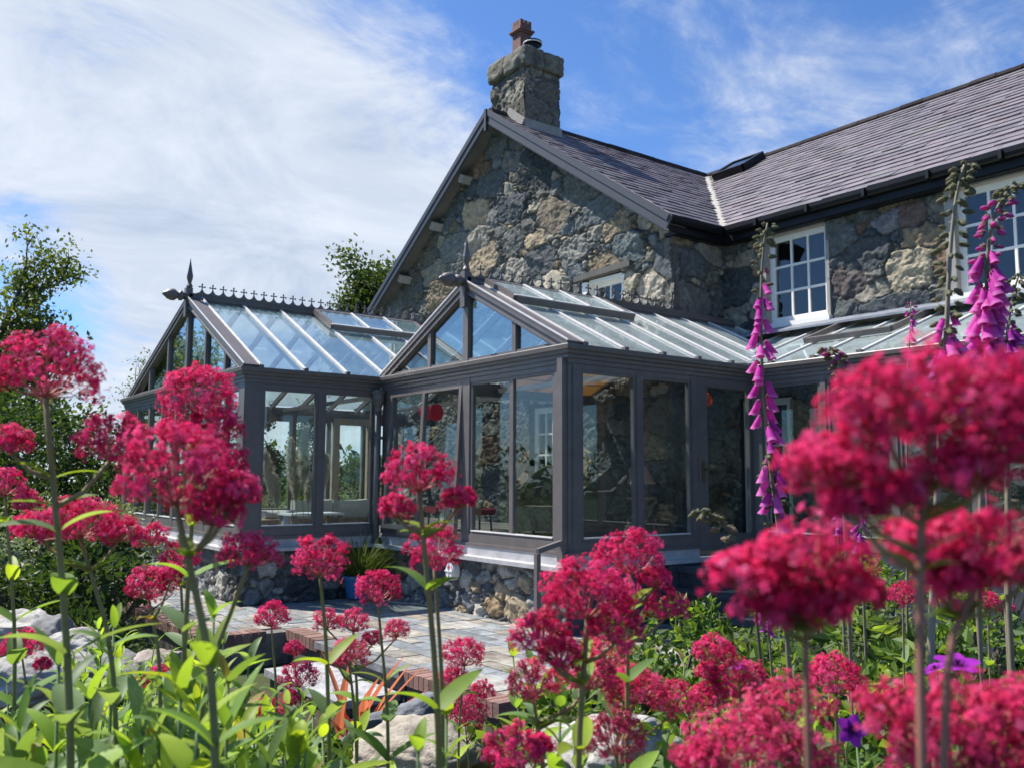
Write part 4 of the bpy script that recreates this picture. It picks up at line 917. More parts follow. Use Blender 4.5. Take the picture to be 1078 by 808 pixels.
HAIR = _q([(-.003, 0, 0), (.003, 0, 0), (.001, .002, .05), (-.001, .002, .05)]); HF = [[0, 1, 2, 3]]
for px, py, lean, ht in ((278, 475, -.10, 1.0), (287, 500, .02, .9), (306, 462, .02, 1.15), (322, 450, .22, 1.3), (312, 490, .1, .9), (338, 470, .05, 1.15), (330, 500, .30, .9), (344, 480, .12, 1.0)):
    d = 13.3+rs.uniform(-.25, .25); top = at(px, py, d); base = at(px*.72+314*.28, 551, d)
    tt = np.linspace(0, 1, 14)[:, None]; mid = (base+top)/2+_q((0, -lean*.3, .12)); pts = (1-tt)**2*base+2*tt*(1-tt)*mid+tt**2*top
    mb = MB(); mb.tube(pts, np.linspace(.005, .002, 14), n=5, col=(.42, .34, .20)); k = 4200; ti = rs.beta(1.3, 1.15, k)*.68+.32; ii = ti*13; i0 = np.minimum(ii.astype(int), 12); fr = (ii-i0)[:, None]
    pos = pts[i0]*(1-fr)+pts[i0+1]*fr; T_ = (pts[i0+1]-pts[i0]); T_ /= np.linalg.norm(T_, axis=1)[:, None]; ax = T_*1.0+rs.normal(0, .38, (k, 3))
    prof = np.sin(np.clip((ti-.30)/.72, 0, 1)*math.pi)**.7; col = _q((.70, .61, .47))*rs.uniform(.8, 1.15, (k, 1))
    mb.inst(HAIR, HF, pos+rs.normal(0, .020, (k, 3))*prof[:, None], ax, 0.8+1.2*prof, rs.uniform(0, 6.28, k), col); mb.build('plume', M['pampas'], pg)
def shade(name, label, cat, c, r, h, mat, cordtop=1.7):
    t = thing(name, label, cat, c); mb = MB(); mb.lathe([(r*.35, h/2), (r*.8, h*.32), (r, 0), (r*.85, -h*.3), (r*.4, -h/2)], c, 20); mb.build('lamp_shade', M[mat], t, smooth=True)
    mb = MB(); mb.tube([_q(c)+_q((0, 0, h/2-.05)), _q(c)+_q((0, 0, cordtop-c[2]))], .006, n=5); mb.build('cord', M['gutter'], t); return t
shade('paper_lantern', 'red paper lantern nearer the corner downpipe, inside the conservatory', 'lantern', (-13.22, 8.0, 1.12), .12, .27, 'redshade', 2.3); shade('paper_lantern', 'red paper lantern further from the corner downpipe, hanging before the stone wall', 'lantern', (-12.90, 8.02, 1.11), .13, .28, 'redshade', 2.1)
shade('pendant_lamp', 'small orange pendant shade behind the glazed side door', 'pendant lamp', (-8.5, 9.8, 1.13), .10, .2, 'orange', 1.9)
def armchair(label, c, rz):
    t = thing('wicker_armchair', label, 'armchair', c); t.rotation_euler = (0, 0, rz); OFF[t.name] = _q((0, 0, 0))
    mb = MB(); mb.box((-.36, -.34, .06), (.36, .34, .42)); mb.build('seat', M['wicker'], t)
    mb = MB(); k = 9
    pts = [(-.40, -.30, .62), (-.40, .1, .64), (-.36, .32, .85), (-.15, .40, 1.0), (.15, .40, 1.0), (.36, .32, .85), (.40, .1, .64), (.40, -.30, .62)]
    V = []; 
    for x, y, z in pts: V += [(x, y, .2), (x, y, z), (x*1.13, y*1.13, z), (x*1.13, y*1.13, .2)]
    F = []
    for i in range(len(pts)-1):
        for j in range(4): F.append([i*4+j, i*4+(j+1) % 4, i*4+4+(j+1) % 4, i*4+4+j])
    mb.add(V, F); mb.add(V, [[0, 1, 2, 3], [28, 31, 30, 29]]); mb.build('backrest', M['wicker'], t)
    for x in (-.3, .3):
        for y in (-.28, .28):
            mb = MB(); mb.tube([(x, y, 0), (x, y, .07)], .025); mb.build('leg', M['wicker'], t)
    mb = MB(); mb.tube([(-.46, -.3, .635), (-.46, .1, .65), (-.40, .37, .86), (-.16, .44, 1.01), (.16, .44, 1.01), (.40, .37, .86), (.46, .1, .65), (.46, -.3, .635)], .03, n=7); mb.build('rolled_rim', M['wicker'], t)
armchair('dark wicker armchair left of the corner post, near the white french door', (-10.55, 8.5, -.832), .5); armchair('dark wicker armchair right of the corner post, beside the pink lamp', (-9.45, 8.45, -.832), -.3)
t = thing('side_table', 'wooden side table with the pink lamp on it', 'side table', (-8.95, 8.9, -.832))
mb = MB(); mb.lathe([(0, .55), (.25, .55), (.25, .58), (0, .58)], (-8.95, 8.9, -.832), 20); mb.build('table_top', M['wood'], t); mb = MB(); mb.lathe([(.16, 0), (.16, .02), (.03, .05), (.03, .55)], (-8.95, 8.9, -.832), 14); mb.build('leg', M['wood'], t)
t = thing('table_lamp', 'pink shaded table lamp on the side table behind glass', 'table lamp', (-8.95, 8.9, -.25))
mb = MB(); mb.lathe([(.07, 0), (.07, .02), (.02, .04), (.035, .12), (.015, .2), (.01, .3)], (-8.95, 8.9, -.25), 14); mb.build('base', M['brass'], t, smooth=True); mb = MB(); mb.lathe([(.24, .16), (.11, .40)], (-8.95, 8.9, -.23), 22); mb.build('lamp_shade', M['pinkshade'], t, smooth=True)
t = thing('garden_table', 'small dark round table beside the red stools indoors', 'table', (-12.1, 8.0, -.832))
mb = MB(); mb.lathe([(0, .68), (.36, .68), (.36, .71), (0, .71)], (-11.75, 7.9, -.832), 24); mb.build('table_top', M['wicker'], t); mb = MB(); mb.lathe([(.2, 0), (.2, .02), (.03, .06), (.03, .68)], (-11.75, 7.9, -.832), 12); mb.build('leg', M['wicker'], t)
for k, (x, y, lb) in enumerate(((-11.25, 7.75, 'red cushioned stool nearer the mullion, beside the dark round table'), (-12.25, 7.75, 'red cushioned stool behind the tilted open window'))):
    t = thing('stool', lb, 'stool', (x, y, -.832)); mb = MB(); cushion(mb, (x, y, -.50), .22, .22, .05); mb.build('seat', M['redseat'], t, smooth=True)
    for a, b in ((-.16, -.16), (.16, -.16), (-.16, .16), (.16, .16)):
        mb = MB(); mb.tube([(x+a, y+b, -.832), (x+a*.9, y+b*.9, -.54)], .016); mb.build('leg', M['wicker'], t)
t = MB(); 
for a, b in ((8.05, 9.0), (9.05, 9.9)): 
    t.prism([L2.pt(a, .06, -.11), L2.pt(b, .06, -.11), L2.pt(b, .93, -.11), L2.pt(a, .93, -.11)], L2.n*-.006)
    for q in (.2, .4, .6, .8): t.beam(L2.pt(a, q, -.12), L2.pt(b, q, -.12), .02, .012, up=L2.n)
tag(t.build('roof_blind', M['blind']), 'tan fabric roof blind under the glass near the corner post', 'blind')
# ------------------------------------------------------------------ trees and shrubs
LEAF4 = _q([(0, 0, 0), (.27, .06, .45), (0, -.03, 1), (-.27, .06, .45)]); LF4 = [[0, 1, 2, 3]]
def tree(name, label, cat, base, height, spread, n_leaf, leaf, seed, cols, trunk_r=.12, low=.15, tips=60, clump=.35, group=None, droop=0.0, top=None, levels=3):
    rs = np.random.RandomState(seed); base = _q(base); t = thing(name, label, cat, base, group); mb = MB(); ends = []
    def limb(p, d, ln, r, lv):
        k = 6; pts = [p]; dd = d/np.linalg.norm(d)
        for i in range(k):
            dd = dd+rs.normal(0, .12, 3)+_q((0, 0, .05-droop*lv*.04)); dd /= np.linalg.norm(dd); pts.append(pts[-1]+dd*ln/k)
        mb.tube(pts, np.linspace(r, r*.35, k+1), n=5 if lv else 8)
        if lv >= levels: ends.append(pts[-1]); ends.append(pts[3]); return
        nb = rs.randint(3, 6) if lv else max(4, tips//8)
        for i in range(nb):
            f = rs.uniform(.35 if lv else low, 1.0); q = pts[min(k, int(f*k))]; az = rs.uniform(0, 6.28) if lv else i*2.4+rs.uniform(-.4, .4)
            out = _q((math.cos(az), math.sin(az), rs.uniform(.1, .9)))*_q((spread/height*1.6, spread/height*1.6, 1.0))
            limb(q, dd*.35+out*.9, ln*rs.uniform(.38, .6) if lv else spread*rs.uniform(.6, 1.0)*(1.15-.5*f), r*rs.uniform(.35, .5), lv+1)
        ends.append(pts[-1])
    limb(base, _q((rs.normal(0, .05), rs.normal(0, .05), 1)), height*.85, trunk_r, 0)
    mb.build('trunk', M['bark'], t)
    E_ = np.array(ends); k = n_leaf; c = E_[rs.randint(len(E_), size=k)]; csz = clump*rs.uniform(.5, 1.2, k)[:, None]
    dv = rs.normal(0, 1, (k, 3)); dv /= np.linalg.norm(dv, axis=1)[:, None]; pos = c+dv*(rs.rand(k, 1)**.45)*csz*1.5*_q((1, 1, .75))
    ax = rs.normal(0, 1, (k, 3))+_q((0, 0, .25)); C_ = _q(cols); cc = C_[rs.randint(len(C_), size=k)]*rs.uniform(.7, 1.3, (k, 1))
    mb = MB(); mb.inst(LEAF4, LF4, pos, ax, leaf*rs.uniform(.6, 1.25, k), rs.uniform(0, 6.28, k), cc); mb.build('crown', M['treeleaf'], t)
    return t
GR = [(.10, .145, .032), (.135, .18, .04), (.07, .105, .028), (.17, .20, .06)]
DK = [(.040, .075, .020), (.055, .095, .025), (.030, .058, .018)]
def gp(px, d, py=490):
    p = at(px, py, d); return _q((p[0], p[1], g1(p[0], p[1])-.05))
tree('apple_tree', 'broad leafy apple tree rising highest behind the red flowers at the garden edge', 'tree', gp(40, 22), 7.6, 3.3, 10500, .14, 3, GR, trunk_r=.16, tips=110, clump=.36)
tree('apple_tree', 'leafy tree cut off by the left edge of the photo', 'tree', gp(-55, 24), 7.6, 3.6, 8000, .16, 5, GR, trunk_r=.18, tips=70, clump=.5)
tree('sapling', 'thin sparse sapling beside the spear finial, sky showing through its twigs', 'tree', gp(140, 24), 5.6, 1.7, 620, .085, 8, GR, trunk_r=.06, tips=60, clump=.26, levels=3, low=.25)
tree('sycamore', 'tall dark tree showing past the lower end of the gable roof', 'tree', gp(402, 33), 11.0, 3.8, 21000, .20, 12, GR[:1]+DK[:2]+GR[2:3], trunk_r=.25, tips=110, clump=.62, low=.5)
tree('conifer', 'dark dense tree seen through the left conservatory, nearest its corner post', 'tree', gp(292, 30), 5.0, 1.2, 4500, .16, 15, DK, trunk_r=.16, tips=60, clump=.35)
tree('garden_tree', 'round green tree seen through the cream garden door', 'tree', gp(374, 60), 3.1, 3.4, 5200, .22, 17, DK, trunk_r=.2, tips=60, clump=.5)
tree('garden_tree', 'bushy tree seen through the gable panes of the left conservatory', 'tree', gp(208, 27), 6.0, 2.2, 4200, .16, 19, DK, trunk_r=.16, tips=60, clump=.45)
tree('conifer', 'dark dense tree seen through the left conservatory, beside the pampas plumes', 'tree', gp(325, 36), 5.2, 1.5, 4000, .17, 21, DK, trunk_r=.16, tips=60, clump=.45)
def shrub(name, label, c, rx, rz, n, leaf, seed, cols, cat='shrub', group=None, flower=None, mat='treeleaf'):
    rs = np.random.RandomState(seed); c = _q(c); t = thing(name, label, cat, c, group); mb = MB()
    ends = []
    for i in range(16):
        a = rs.uniform(0, 6.28); r = rs.uniform(.2, 1)*rx; e = c+_q((math.cos(a)*r, math.sin(a)*r, rz*rs.uniform(.4, .95))); ends.append(e)
        mid = (c+e)/2+_q((0, 0, .1)); mb.tube([c+rs.normal(0, .06, 3)*_q((1, 1, 0)), mid, e], [.02, .014, .005], n=5)
    mb.build('stem', M['bark'], t)
    k = n; nl = 26; lc = c+np.stack([rs.normal(0, .48, nl)*rx, rs.normal(0, .48, nl)*rx, rz*rs.uniform(.12, .95, nl)], 1)
    lr = rs.uniform(.22, .42, nl)*min(rx, rz)
    i = rs.randint(nl, size=k); d = rs.normal(0, 1, (k, 3)); d /= np.linalg.norm(d, axis=1)[:, None]; d[:, 2] = np.abs(d[:, 2])*.9-.1
    pos = lc[i]+d*(lr[i]*rs.uniform(.55, 1.05, k))[:, None]; pos[:, 2] = np.maximum(pos[:, 2], c[2]+.02)
    C_ = _q(cols); cc = C_[rs.randint(len(C_), size=k)]*rs.uniform(.7, 1.3, (k, 1))
    mb = MB(); mb.inst(LEAF4, LF4, pos, d+rs.normal(0, .7, (k, 3)), leaf*rs.uniform(.6, 1.3, k), rs.uniform(0, 6.28, k), cc)
    mb.build('foliage', M[mat], t)
    if flower:
        fc, fn, fs = flower; mb = MB(); j = rs.randint(nl, size=fn); d2 = rs.normal(0, 1, (fn, 3)); d2[:, 2] = np.abs(d2[:, 2])+.3; d2 /= np.linalg.norm(d2, axis=1)[:, None]
        mb.inst(LEAF4, LF4, lc[j]+d2*lr[j][:, None]*1.05, d2+rs.normal(0, .4, (fn, 3)), fs*rs.uniform(.6, 1.2, fn), rs.uniform(0, 6.28, fn), np.tile(_q(fc), (fn, 1))); mb.build('blossom', M['petal'], t)
    return t
shrub('laurel_bush', 'dark glossy evergreen bush behind the pale rocks, nearest the patio', gp(95, 8.6), 1.0, 1.40, 5200, .085, 31, DK)
shrub('laurel_bush', 'dark glossy evergreen bush behind the pale rocks, at the edge of the photo', gp(5, 8.0), .9, 1.25, 4200, .085, 32, DK)
shrub('flowering_shrub', 'grey green shrub dotted with small white flowers under the apple tree', gp(20, 10.6), 1.1, 1.62, 4500, .06, 33, [(.12, .16, .08), (.16, .19, .11)], flower=((.7, .7, .62), 500, .035))
shrub('flowering_shrub', 'pale leaved shrub with white flecks beside the left conservatory', gp(118, 11.0), .85, 1.66, 3200, .055, 34, [(.13, .17, .07), (.17, .20, .10)], flower=((.7, .7, .62), 250, .03))
shrub('garden_bush', 'dark green bush filling in below the apple tree branches', gp(60, 18), 2.3, 3.3, 7500, .13, 35, DK)
shrub('garden_bush', 'mid green bush between the sapling and the conservatory', gp(122, 20), 1.2, 2.4, 3400, .10, 36, GR)
shrub('garden_bush', 'dark green bush at the photo edge below the cut off tree', gp(-30, 18), 2.2, 3.4, 6000, .11, 37, DK)
shrub('garden_bush', 'pale feathery bush behind the cream garden door', gp(378, 24), 1.2, 1.75, 3000, .06, 38, [(.16, .17, .12), (.2, .2, .15)])
shrub('garden_bush', 'low green bush behind the pampas vase beyond the glass', gp(318, 25), 1.6, 1.5, 3000, .09, 39, [(.07, .10, .035), (.09, .12, .05)])
# far woodland: one mass
rs = np.random.RandomState(77); mb = MB(); n = 5200
azs = rs.uniform(0, 2*math.pi, 520); rr = rs.uniform(110, 170, 520); hh = rs.uniform(3.0, 6.5, 520)
i = rs.randint(520, size=26000); d = rs.normal(0, 1, (26000, 3)); d /= np.linalg.norm(d, axis=1)[:, None]
cx, cy = rr*np.cos(azs), rr*np.sin(azs); pos = np.stack([cx[i]+d[:, 0]*hh[i]*.75, cy[i]+d[:, 1]*hh[i]*.75, -3.0+hh[i]*.55+d[:, 2]*hh[i]*.55], 1)
mb.inst(LEAF4, LF4, pos, d+rs.normal(0, .5, d.shape), rs.uniform(.9, 1.9, 26000), rs.uniform(0, 6.28, 26000), _q([(.06, .09, .03)])*rs.uniform(.6, 1.4, (26000, 1)))
tag(mb.build('woodland', M['treeleaf']), 'far green tree line round the fields', 'woodland', kind='stuff')
# potted grass
pt = thing('potted_grass', 'arching green grass plant in a blue glazed pot by the downpipe', 'potted plant', (-10.86, 5.62, Z0))
mb = MB(); mb.lathe([(0, .005), (.16, .005), (.19, .02), (.235, .27), (.25, .27), (.25, .31), (.225, .31), (.22, .27), (0, .27)], (-10.86, 5.62, Z0), 28); mb.build('pot', M['bluepot'], pt, smooth=False)
mb = MB(); rs = np.random.RandomState(6)
def blade(mb, b, d, ln, w, arch, col, n=7, twist=0.0, fold=.15):
    b = _q(b); d = _q(d); d = d/np.linalg.norm(d); hz = _q((d[0], d[1], 0)); hz = hz/(np.linalg.norm(hz)+1e-9); t = np.linspace(0, 1, n)
    P = b+t[:, None]*d*ln+(arch*ln*t**2)[:, None]*(hz*.5-_q((0, 0, 1.0)))
    T = np.gradient(P, axis=0); T /= np.linalg.norm(T, axis=1)[:, None]; s = np.cross(T, [0, 0, 1]); s /= np.linalg.norm(s, axis=1)[:, None]+1e-9; u = np.cross(s, T)
    ca, sa = math.cos(twist), math.sin(twist); s, u = s*ca+u*sa, u*ca-s*sa
    ww = w*1.02*(t+.03)**.52*(1-t)**.82/.477; ww[-1] = .0004
    Lp = P-s*ww[:, None]+u*(ww*fold)[:, None]; Rp = P+s*ww[:, None]+u*(ww*fold)[:, None]
    V = np.stack([Lp, P, Rp], 1).reshape(-1, 3); i = np.arange(n-1)*3
    mb.add(V, np.concatenate([np.stack([i, i+1, i+4, i+3], 1), np.stack([i+1, i+2, i+5, i+4], 1)]), col)
for i in range(420):
    a = rs.uniform(0, 6.28); el = rs.uniform(.5, 1.4); b = _q((-10.86, 5.62, Z0+.27))+_q((math.cos(a), math.sin(a), 0))*rs.uniform(0, .17)
    blade(mb, b, (math.cos(a)*math.cos(el), math.sin(a)*math.cos(el), math.sin(el)), rs.uniform(.6, 1.0), .0075, rs.uniform(.15, .6), _q((.17, .20, .05))*rs.uniform(.55, 1.4), n=6)
mb.build('foliage', M['treeleaf'], pt)

# ------------------------------------------------------------------ rocks
def rock(label, c, size, seed, col, squash=(1, 1, .7), cuts=9):
    import bmesh
    bm = bmesh.new(); bmesh.ops.create_icosphere(bm, subdivisions=5, radius=1.0); rs = np.random.RandomState(seed)
    V = np.array([v.co[:] for v in bm.verts]); F = np.array([[v.index for v in f.verts] for f in bm.faces]); bm.free()
    for _ in range(cuts):
        n = rs.normal(0, 1, 3); n /= np.linalg.norm(n); d = rs.uniform(.55, .85); s = V@n; V = V-np.maximum(s-d, 0)[:, None]*n*.95
    fr = np.array([mn.fractal(Vector(v*2.2)+Vector((seed*3.1, 0, 0)), .8, 2.1, 6) for v in V]); rd = np.array([abs(mn.noise(Vector((v[0]*2, v[1]*2, v[2]*7+seed)))) for v in V])
    N_ = V/np.linalg.norm(V, axis=1)[:, None]; V = V+N_*(fr*.11-rd*.07)[:, None]
    V = V*_q(size if hasattr(size, '__len__') else (size,)*3)*_q(squash); a = rs.uniform(0, 6.28); ca, sa = math.cos(a), math.sin(a)
    V = np.stack([V[:, 0]*ca-V[:, 1]*sa, V[:, 0]*sa+V[:, 1]*ca, V[:, 2]], 1)+_q(c)
    ff = fr[F].mean(1)[:, None]; st_ = np.clip((np.array([mn.noise(Vector(v*1.3)+Vector((seed, 9, 4))) for v in N_])[F].mean(1)-.15)*3, 0, 1)[:, None]
    mb = MB(); mb.add(V, F, np.clip(_q(col)*(1+.45*ff)*(1-.35*st_)+_q((.24, .12, .05))*.35*st_*(1 if seed % 2 else 0), .02, .8))
    o = mb.build('rock', M['rock'], None, smooth=True); tag(o, label, 'rock', 'rocks in the flower bed'); return o
def rk(px, py, d, size, seed, col, label, **k): rock(label, at(px, py, d), size, seed, col, **k)
WHT = (.42, .40, .36); GRY = (.20, .20, .19)
rk(25, 664, 4.6, .20, 1, WHT, 'pale craggy rock highest in the pile at the photo edge', squash=(1.2, 1, .65)); rk(60, 672, 4.5, .17, 2, GRY, 'grey cracked rock beside the highest pale rock', squash=(1.2, 1, .7)); rk(88, 684, 4.3, .18, 4, WHT, 'pale rock in the pile, in front of the dark bush', squash=(1.3, 1, .6)); rk(30, 715, 4.0, .24, 3, WHT, 'broad pale rock low in the pile beneath the small red flower', squash=(1.3, 1, .6)); rk(110, 705, 4.1, .18, 6, GRY, 'grey rock low in the pile, nearest the patio', squash=(1.4, 1, .6))
rk(168, 702, 4.0, .13, 5, (.36, .30, .25), 'brownish pale rock between leafy valerian stems'); rk(130, 722, 3.7, .12, 8, GRY, 'small grey rock under the leafy stems')
rk(425, 775, 4.0, .26, 10, (.17, .18, .19), 'dark blue grey rock below the garden step', squash=(1.25, 1, .75)); rk(440, 806, 2.7, .23, 7, (.40, .35, .28), 'pale rock with rust stains in front of the dark blue grey rock', squash=(1.2, 1, .6)); rk(500, 800, 2.9, .12, 12, GRY, 'grey rock beside the rust stained one')
rk(598, 806, 2.3, .14, 14, WHT, 'white rock under the valerian stems, darker side to the camera', squash=(1.3, 1, .7)); rk(652, 796, 2.2, .14, 16, (.50, .48, .44), 'brightest white rock below the pale pink flowers', squash=(1.2, 1, .75)); rk(705, 808, 2.3, .11, 18, GRY, 'grey rock among green leaves beside the white rocks'); rk(275, 812, 2.8, .13, 20, WHT, 'pale rock low among the leaves below the step')
# phormium
mb = MB(); rs = np.random.RandomState(3); b0 = at(372, 790, 4.6)
for px, py, w in ((343, 672, .026), (366, 690, .016), (352, 716, .014), (397, 700, .016), (432, 690, .020), (405, 735, .013), (447, 692, .012), (420, 672, .014), (448, 722, .012), (360, 740, .016), (335, 735, .013), (385, 725, .015), (412, 752, .012)):
    tp = at(px, py, 4.6+rs.uniform(-.25, .2)); b = b0+_q((rs.uniform(-.08, .08), rs.uniform(-.08, .08), 0)); d = tp-b
    blade(mb, b, d+_q((0, 0, .04)), np.linalg.norm(d)*1.04, w*1.7, .06+.1*rs.rand(), _q((.66, .19, .10))*rs.uniform(.8, 1.2)+_q((0, rs.uniform(0, .05), 0)), n=9, fold=.5)
for px, py in ((488, 722), (470, 735), (310, 700)):
    tp = at(px, py, 4.5); d = tp-b0; blade(mb, b0, d+_q((0, 0, .25)), np.linalg.norm(d)*1.15, .008, .35, (.48, .20, .10), n=9)
tag(mb.build('flax_plant', M['flax']), 'New Zealand flax with coral red sword leaves by the step', 'flax plant')
# ------------------------------------------------------------------ red valerian
def _floret():
    V = []; F = []
    for i in range(5):
        a = i*2*math.pi/5; c, s = math.cos(a), math.sin(a); r = lambda x, y, z: (x*c-y*s, x*s+y*c, z)
        b = len(V); V += [r(.06, 0, 0), r(.62, .30, .10), r(1.05, 0, -.08), r(.62, -.30, .10)]; F.append([b, b+1, b+2, b+3])
    b = len(V)
    for k in range(3):
        a = k*2*math.pi/3; V += [(.16*math.cos(a), .16*math.sin(a), .02), (.07*math.cos(a), .07*math.sin(a), -2.3)]
    for k in range(3):
        k2 = (k+1) % 3; F.append([b+2*k, b+2*k+1, b+2*k2+1, b+2*k2])
    return _q(V), F
FLV, FLF = _floret(); FCOL = _q([(1, 1, 1)]*5+[(.75, .7, .75)]*3)
BUDV = _q([(.35, 0, 0), (0, .35, 0), (-.35, 0, 0), (0, -.35, 0), (0, 0, .9), (0, 0, -1.9)]); BUDF = [[0, 1, 4], [1, 2, 4], [2, 3, 4], [3, 0, 4], [1, 0, 5], [2, 1, 5], [3, 2, 5], [0, 3, 5]]
PINK = _q([(.90, .050, .225), (.86, .038, .185), (.92, .085, .285), (.78, .026, .14)])
def flower_head(parent, H, R, flat, seed, stemtop, pal=PINK, pale=0.0, dens=1.0):
    lo_ = 1.45 if dens < 1 else 1.0
    rs = np.random.RandomState(seed); H = _q(H); mb = MB(); K = int(20+6*rs.rand())
    i = np.arange(K)+.5; ph = i*2.39996; zz = 1-i/K*1.38; rad = np.sqrt(np.maximum(0, 1-zz**2))
    D = np.stack([rad*np.cos(ph), rad*np.sin(ph), zz], 1)+rs.normal(0, .10, (K, 3)); D /= np.linalg.norm(D, axis=1)[:, None]
    S = _q((R*.72, R*.72, R*flat*.78)); Cc = H+D*S*(rs.uniform(.82, 1.08, (K, 1)) if dens >= 1 else rs.uniform(.55, 1.25, (K, 1))); rsz = R*rs.uniform(.22, .36, K)
    fr = .0031 if R > .02 else .0029
    pos = []; ax = []; col = []; sz = []
    bpos = []; bax = []
    for k in range(K):
        m_ = int(np.clip((rsz[k]/fr)**2*1.35*dens*(1-pale*.5), 9, 44)); d = rs.normal(0, 1, (m_, 3)); d /= np.linalg.norm(d, axis=1)[:, None]; d = d+D[k]*1.05+_q((0, 0, .25)); d /= np.linalg.norm(d, axis=1)[:, None]
        pos.append(Cc[k]+d*rsz[k]*rs.uniform(.55, 1.42*lo_, (m_, 1))); ax.append(d); c = pal[rs.randint(len(pal))]*rs.uniform(.85, 1.1)
        cc = np.tile(c, (m_, 1))*rs.uniform(.8, 1.12, (m_, 1))+_q((.0, .10, .12))*(rs.rand(m_, 1) < .10); cc = cc*(1-pale)+_q((.72, .22, .25))*pale; col.append(cc); sz.append(fr*rs.uniform(.8, 1.3, m_))
        q = m_//3; d2 = rs.normal(0, 1, (q, 3))-D[k]*.2; d2 /= np.linalg.norm(d2, axis=1)[:, None]; bpos.append(Cc[k]+d2*rsz[k]*.7); bax.append(d2*.4+D[k])
        mid = stemtop*.35+Cc[k]*.65-_q((0, 0, R*.12)); mb.tube([stemtop, mid, Cc[k]], [.0011, .0009, .0006], n=3, col=(.42, .14, .13) if pale < .3 else (.48, .30, .2), m=1, cap=False)
        for e in range(3):
            mb.tube([mid*.4+Cc[k]*.6, Cc[k]+d[e % len(d)]*rsz[k]*.8], [.0007, .0004], n=3, col=(.45, .13, .14), m=1, cap=False)
    pos = np.vstack(pos); ax = np.vstack(ax)+rs.normal(0, .25, (len(pos), 3))
    mb.inst(FLV, FLF, pos, ax, np.concatenate(sz), rs.uniform(0, 6.28, len(pos)), np.vstack(col), fcol=FCOL)
    bpos = np.vstack(bpos); mb.inst(BUDV, BUDF, bpos, np.vstack(bax), np.full(len(bpos), .0024), rs.uniform(0, 6.28, len(bpos)), _q([(.46, .03, .12)])*rs.uniform(.6, 1.3, (len(bpos), 1)))
    mb.build('flower_head', [M['petal'], M['stem']], parent)
def stem_col(t): return _q((.13, .20, .07))*(1-t)+_q((.24, .20, .09))*t
def leaf_pair(mb, p, az, ln, col, up=.75, rs=random, w=None):
    for s in (0, math.pi):
        a = az+s+rs.uniform(-.25, .25); e = up*rs.uniform(.7, 1.25)
        c = _q(col)*rs.uniform(.75, 1.3)
        if rs.random() < .02: c = _q((.30, .24, .07))
        blade(mb, p, (math.cos(a)*math.cos(e), math.sin(a)*math.cos(e), math.sin(e)), ln*rs.uniform(.8, 1.15), (w or ln*.165)*rs.uniform(.85, 1.15), rs.uniform(.15, .45), c, n=8, twist=rs.uniform(-.25, .25), fold=rs.uniform(.15, .45))
LGR = [(.17, .29, .06), (.23, .36, .06), (.14, .23, .075), (.30, .40, .05), (.18, .26, .13)]
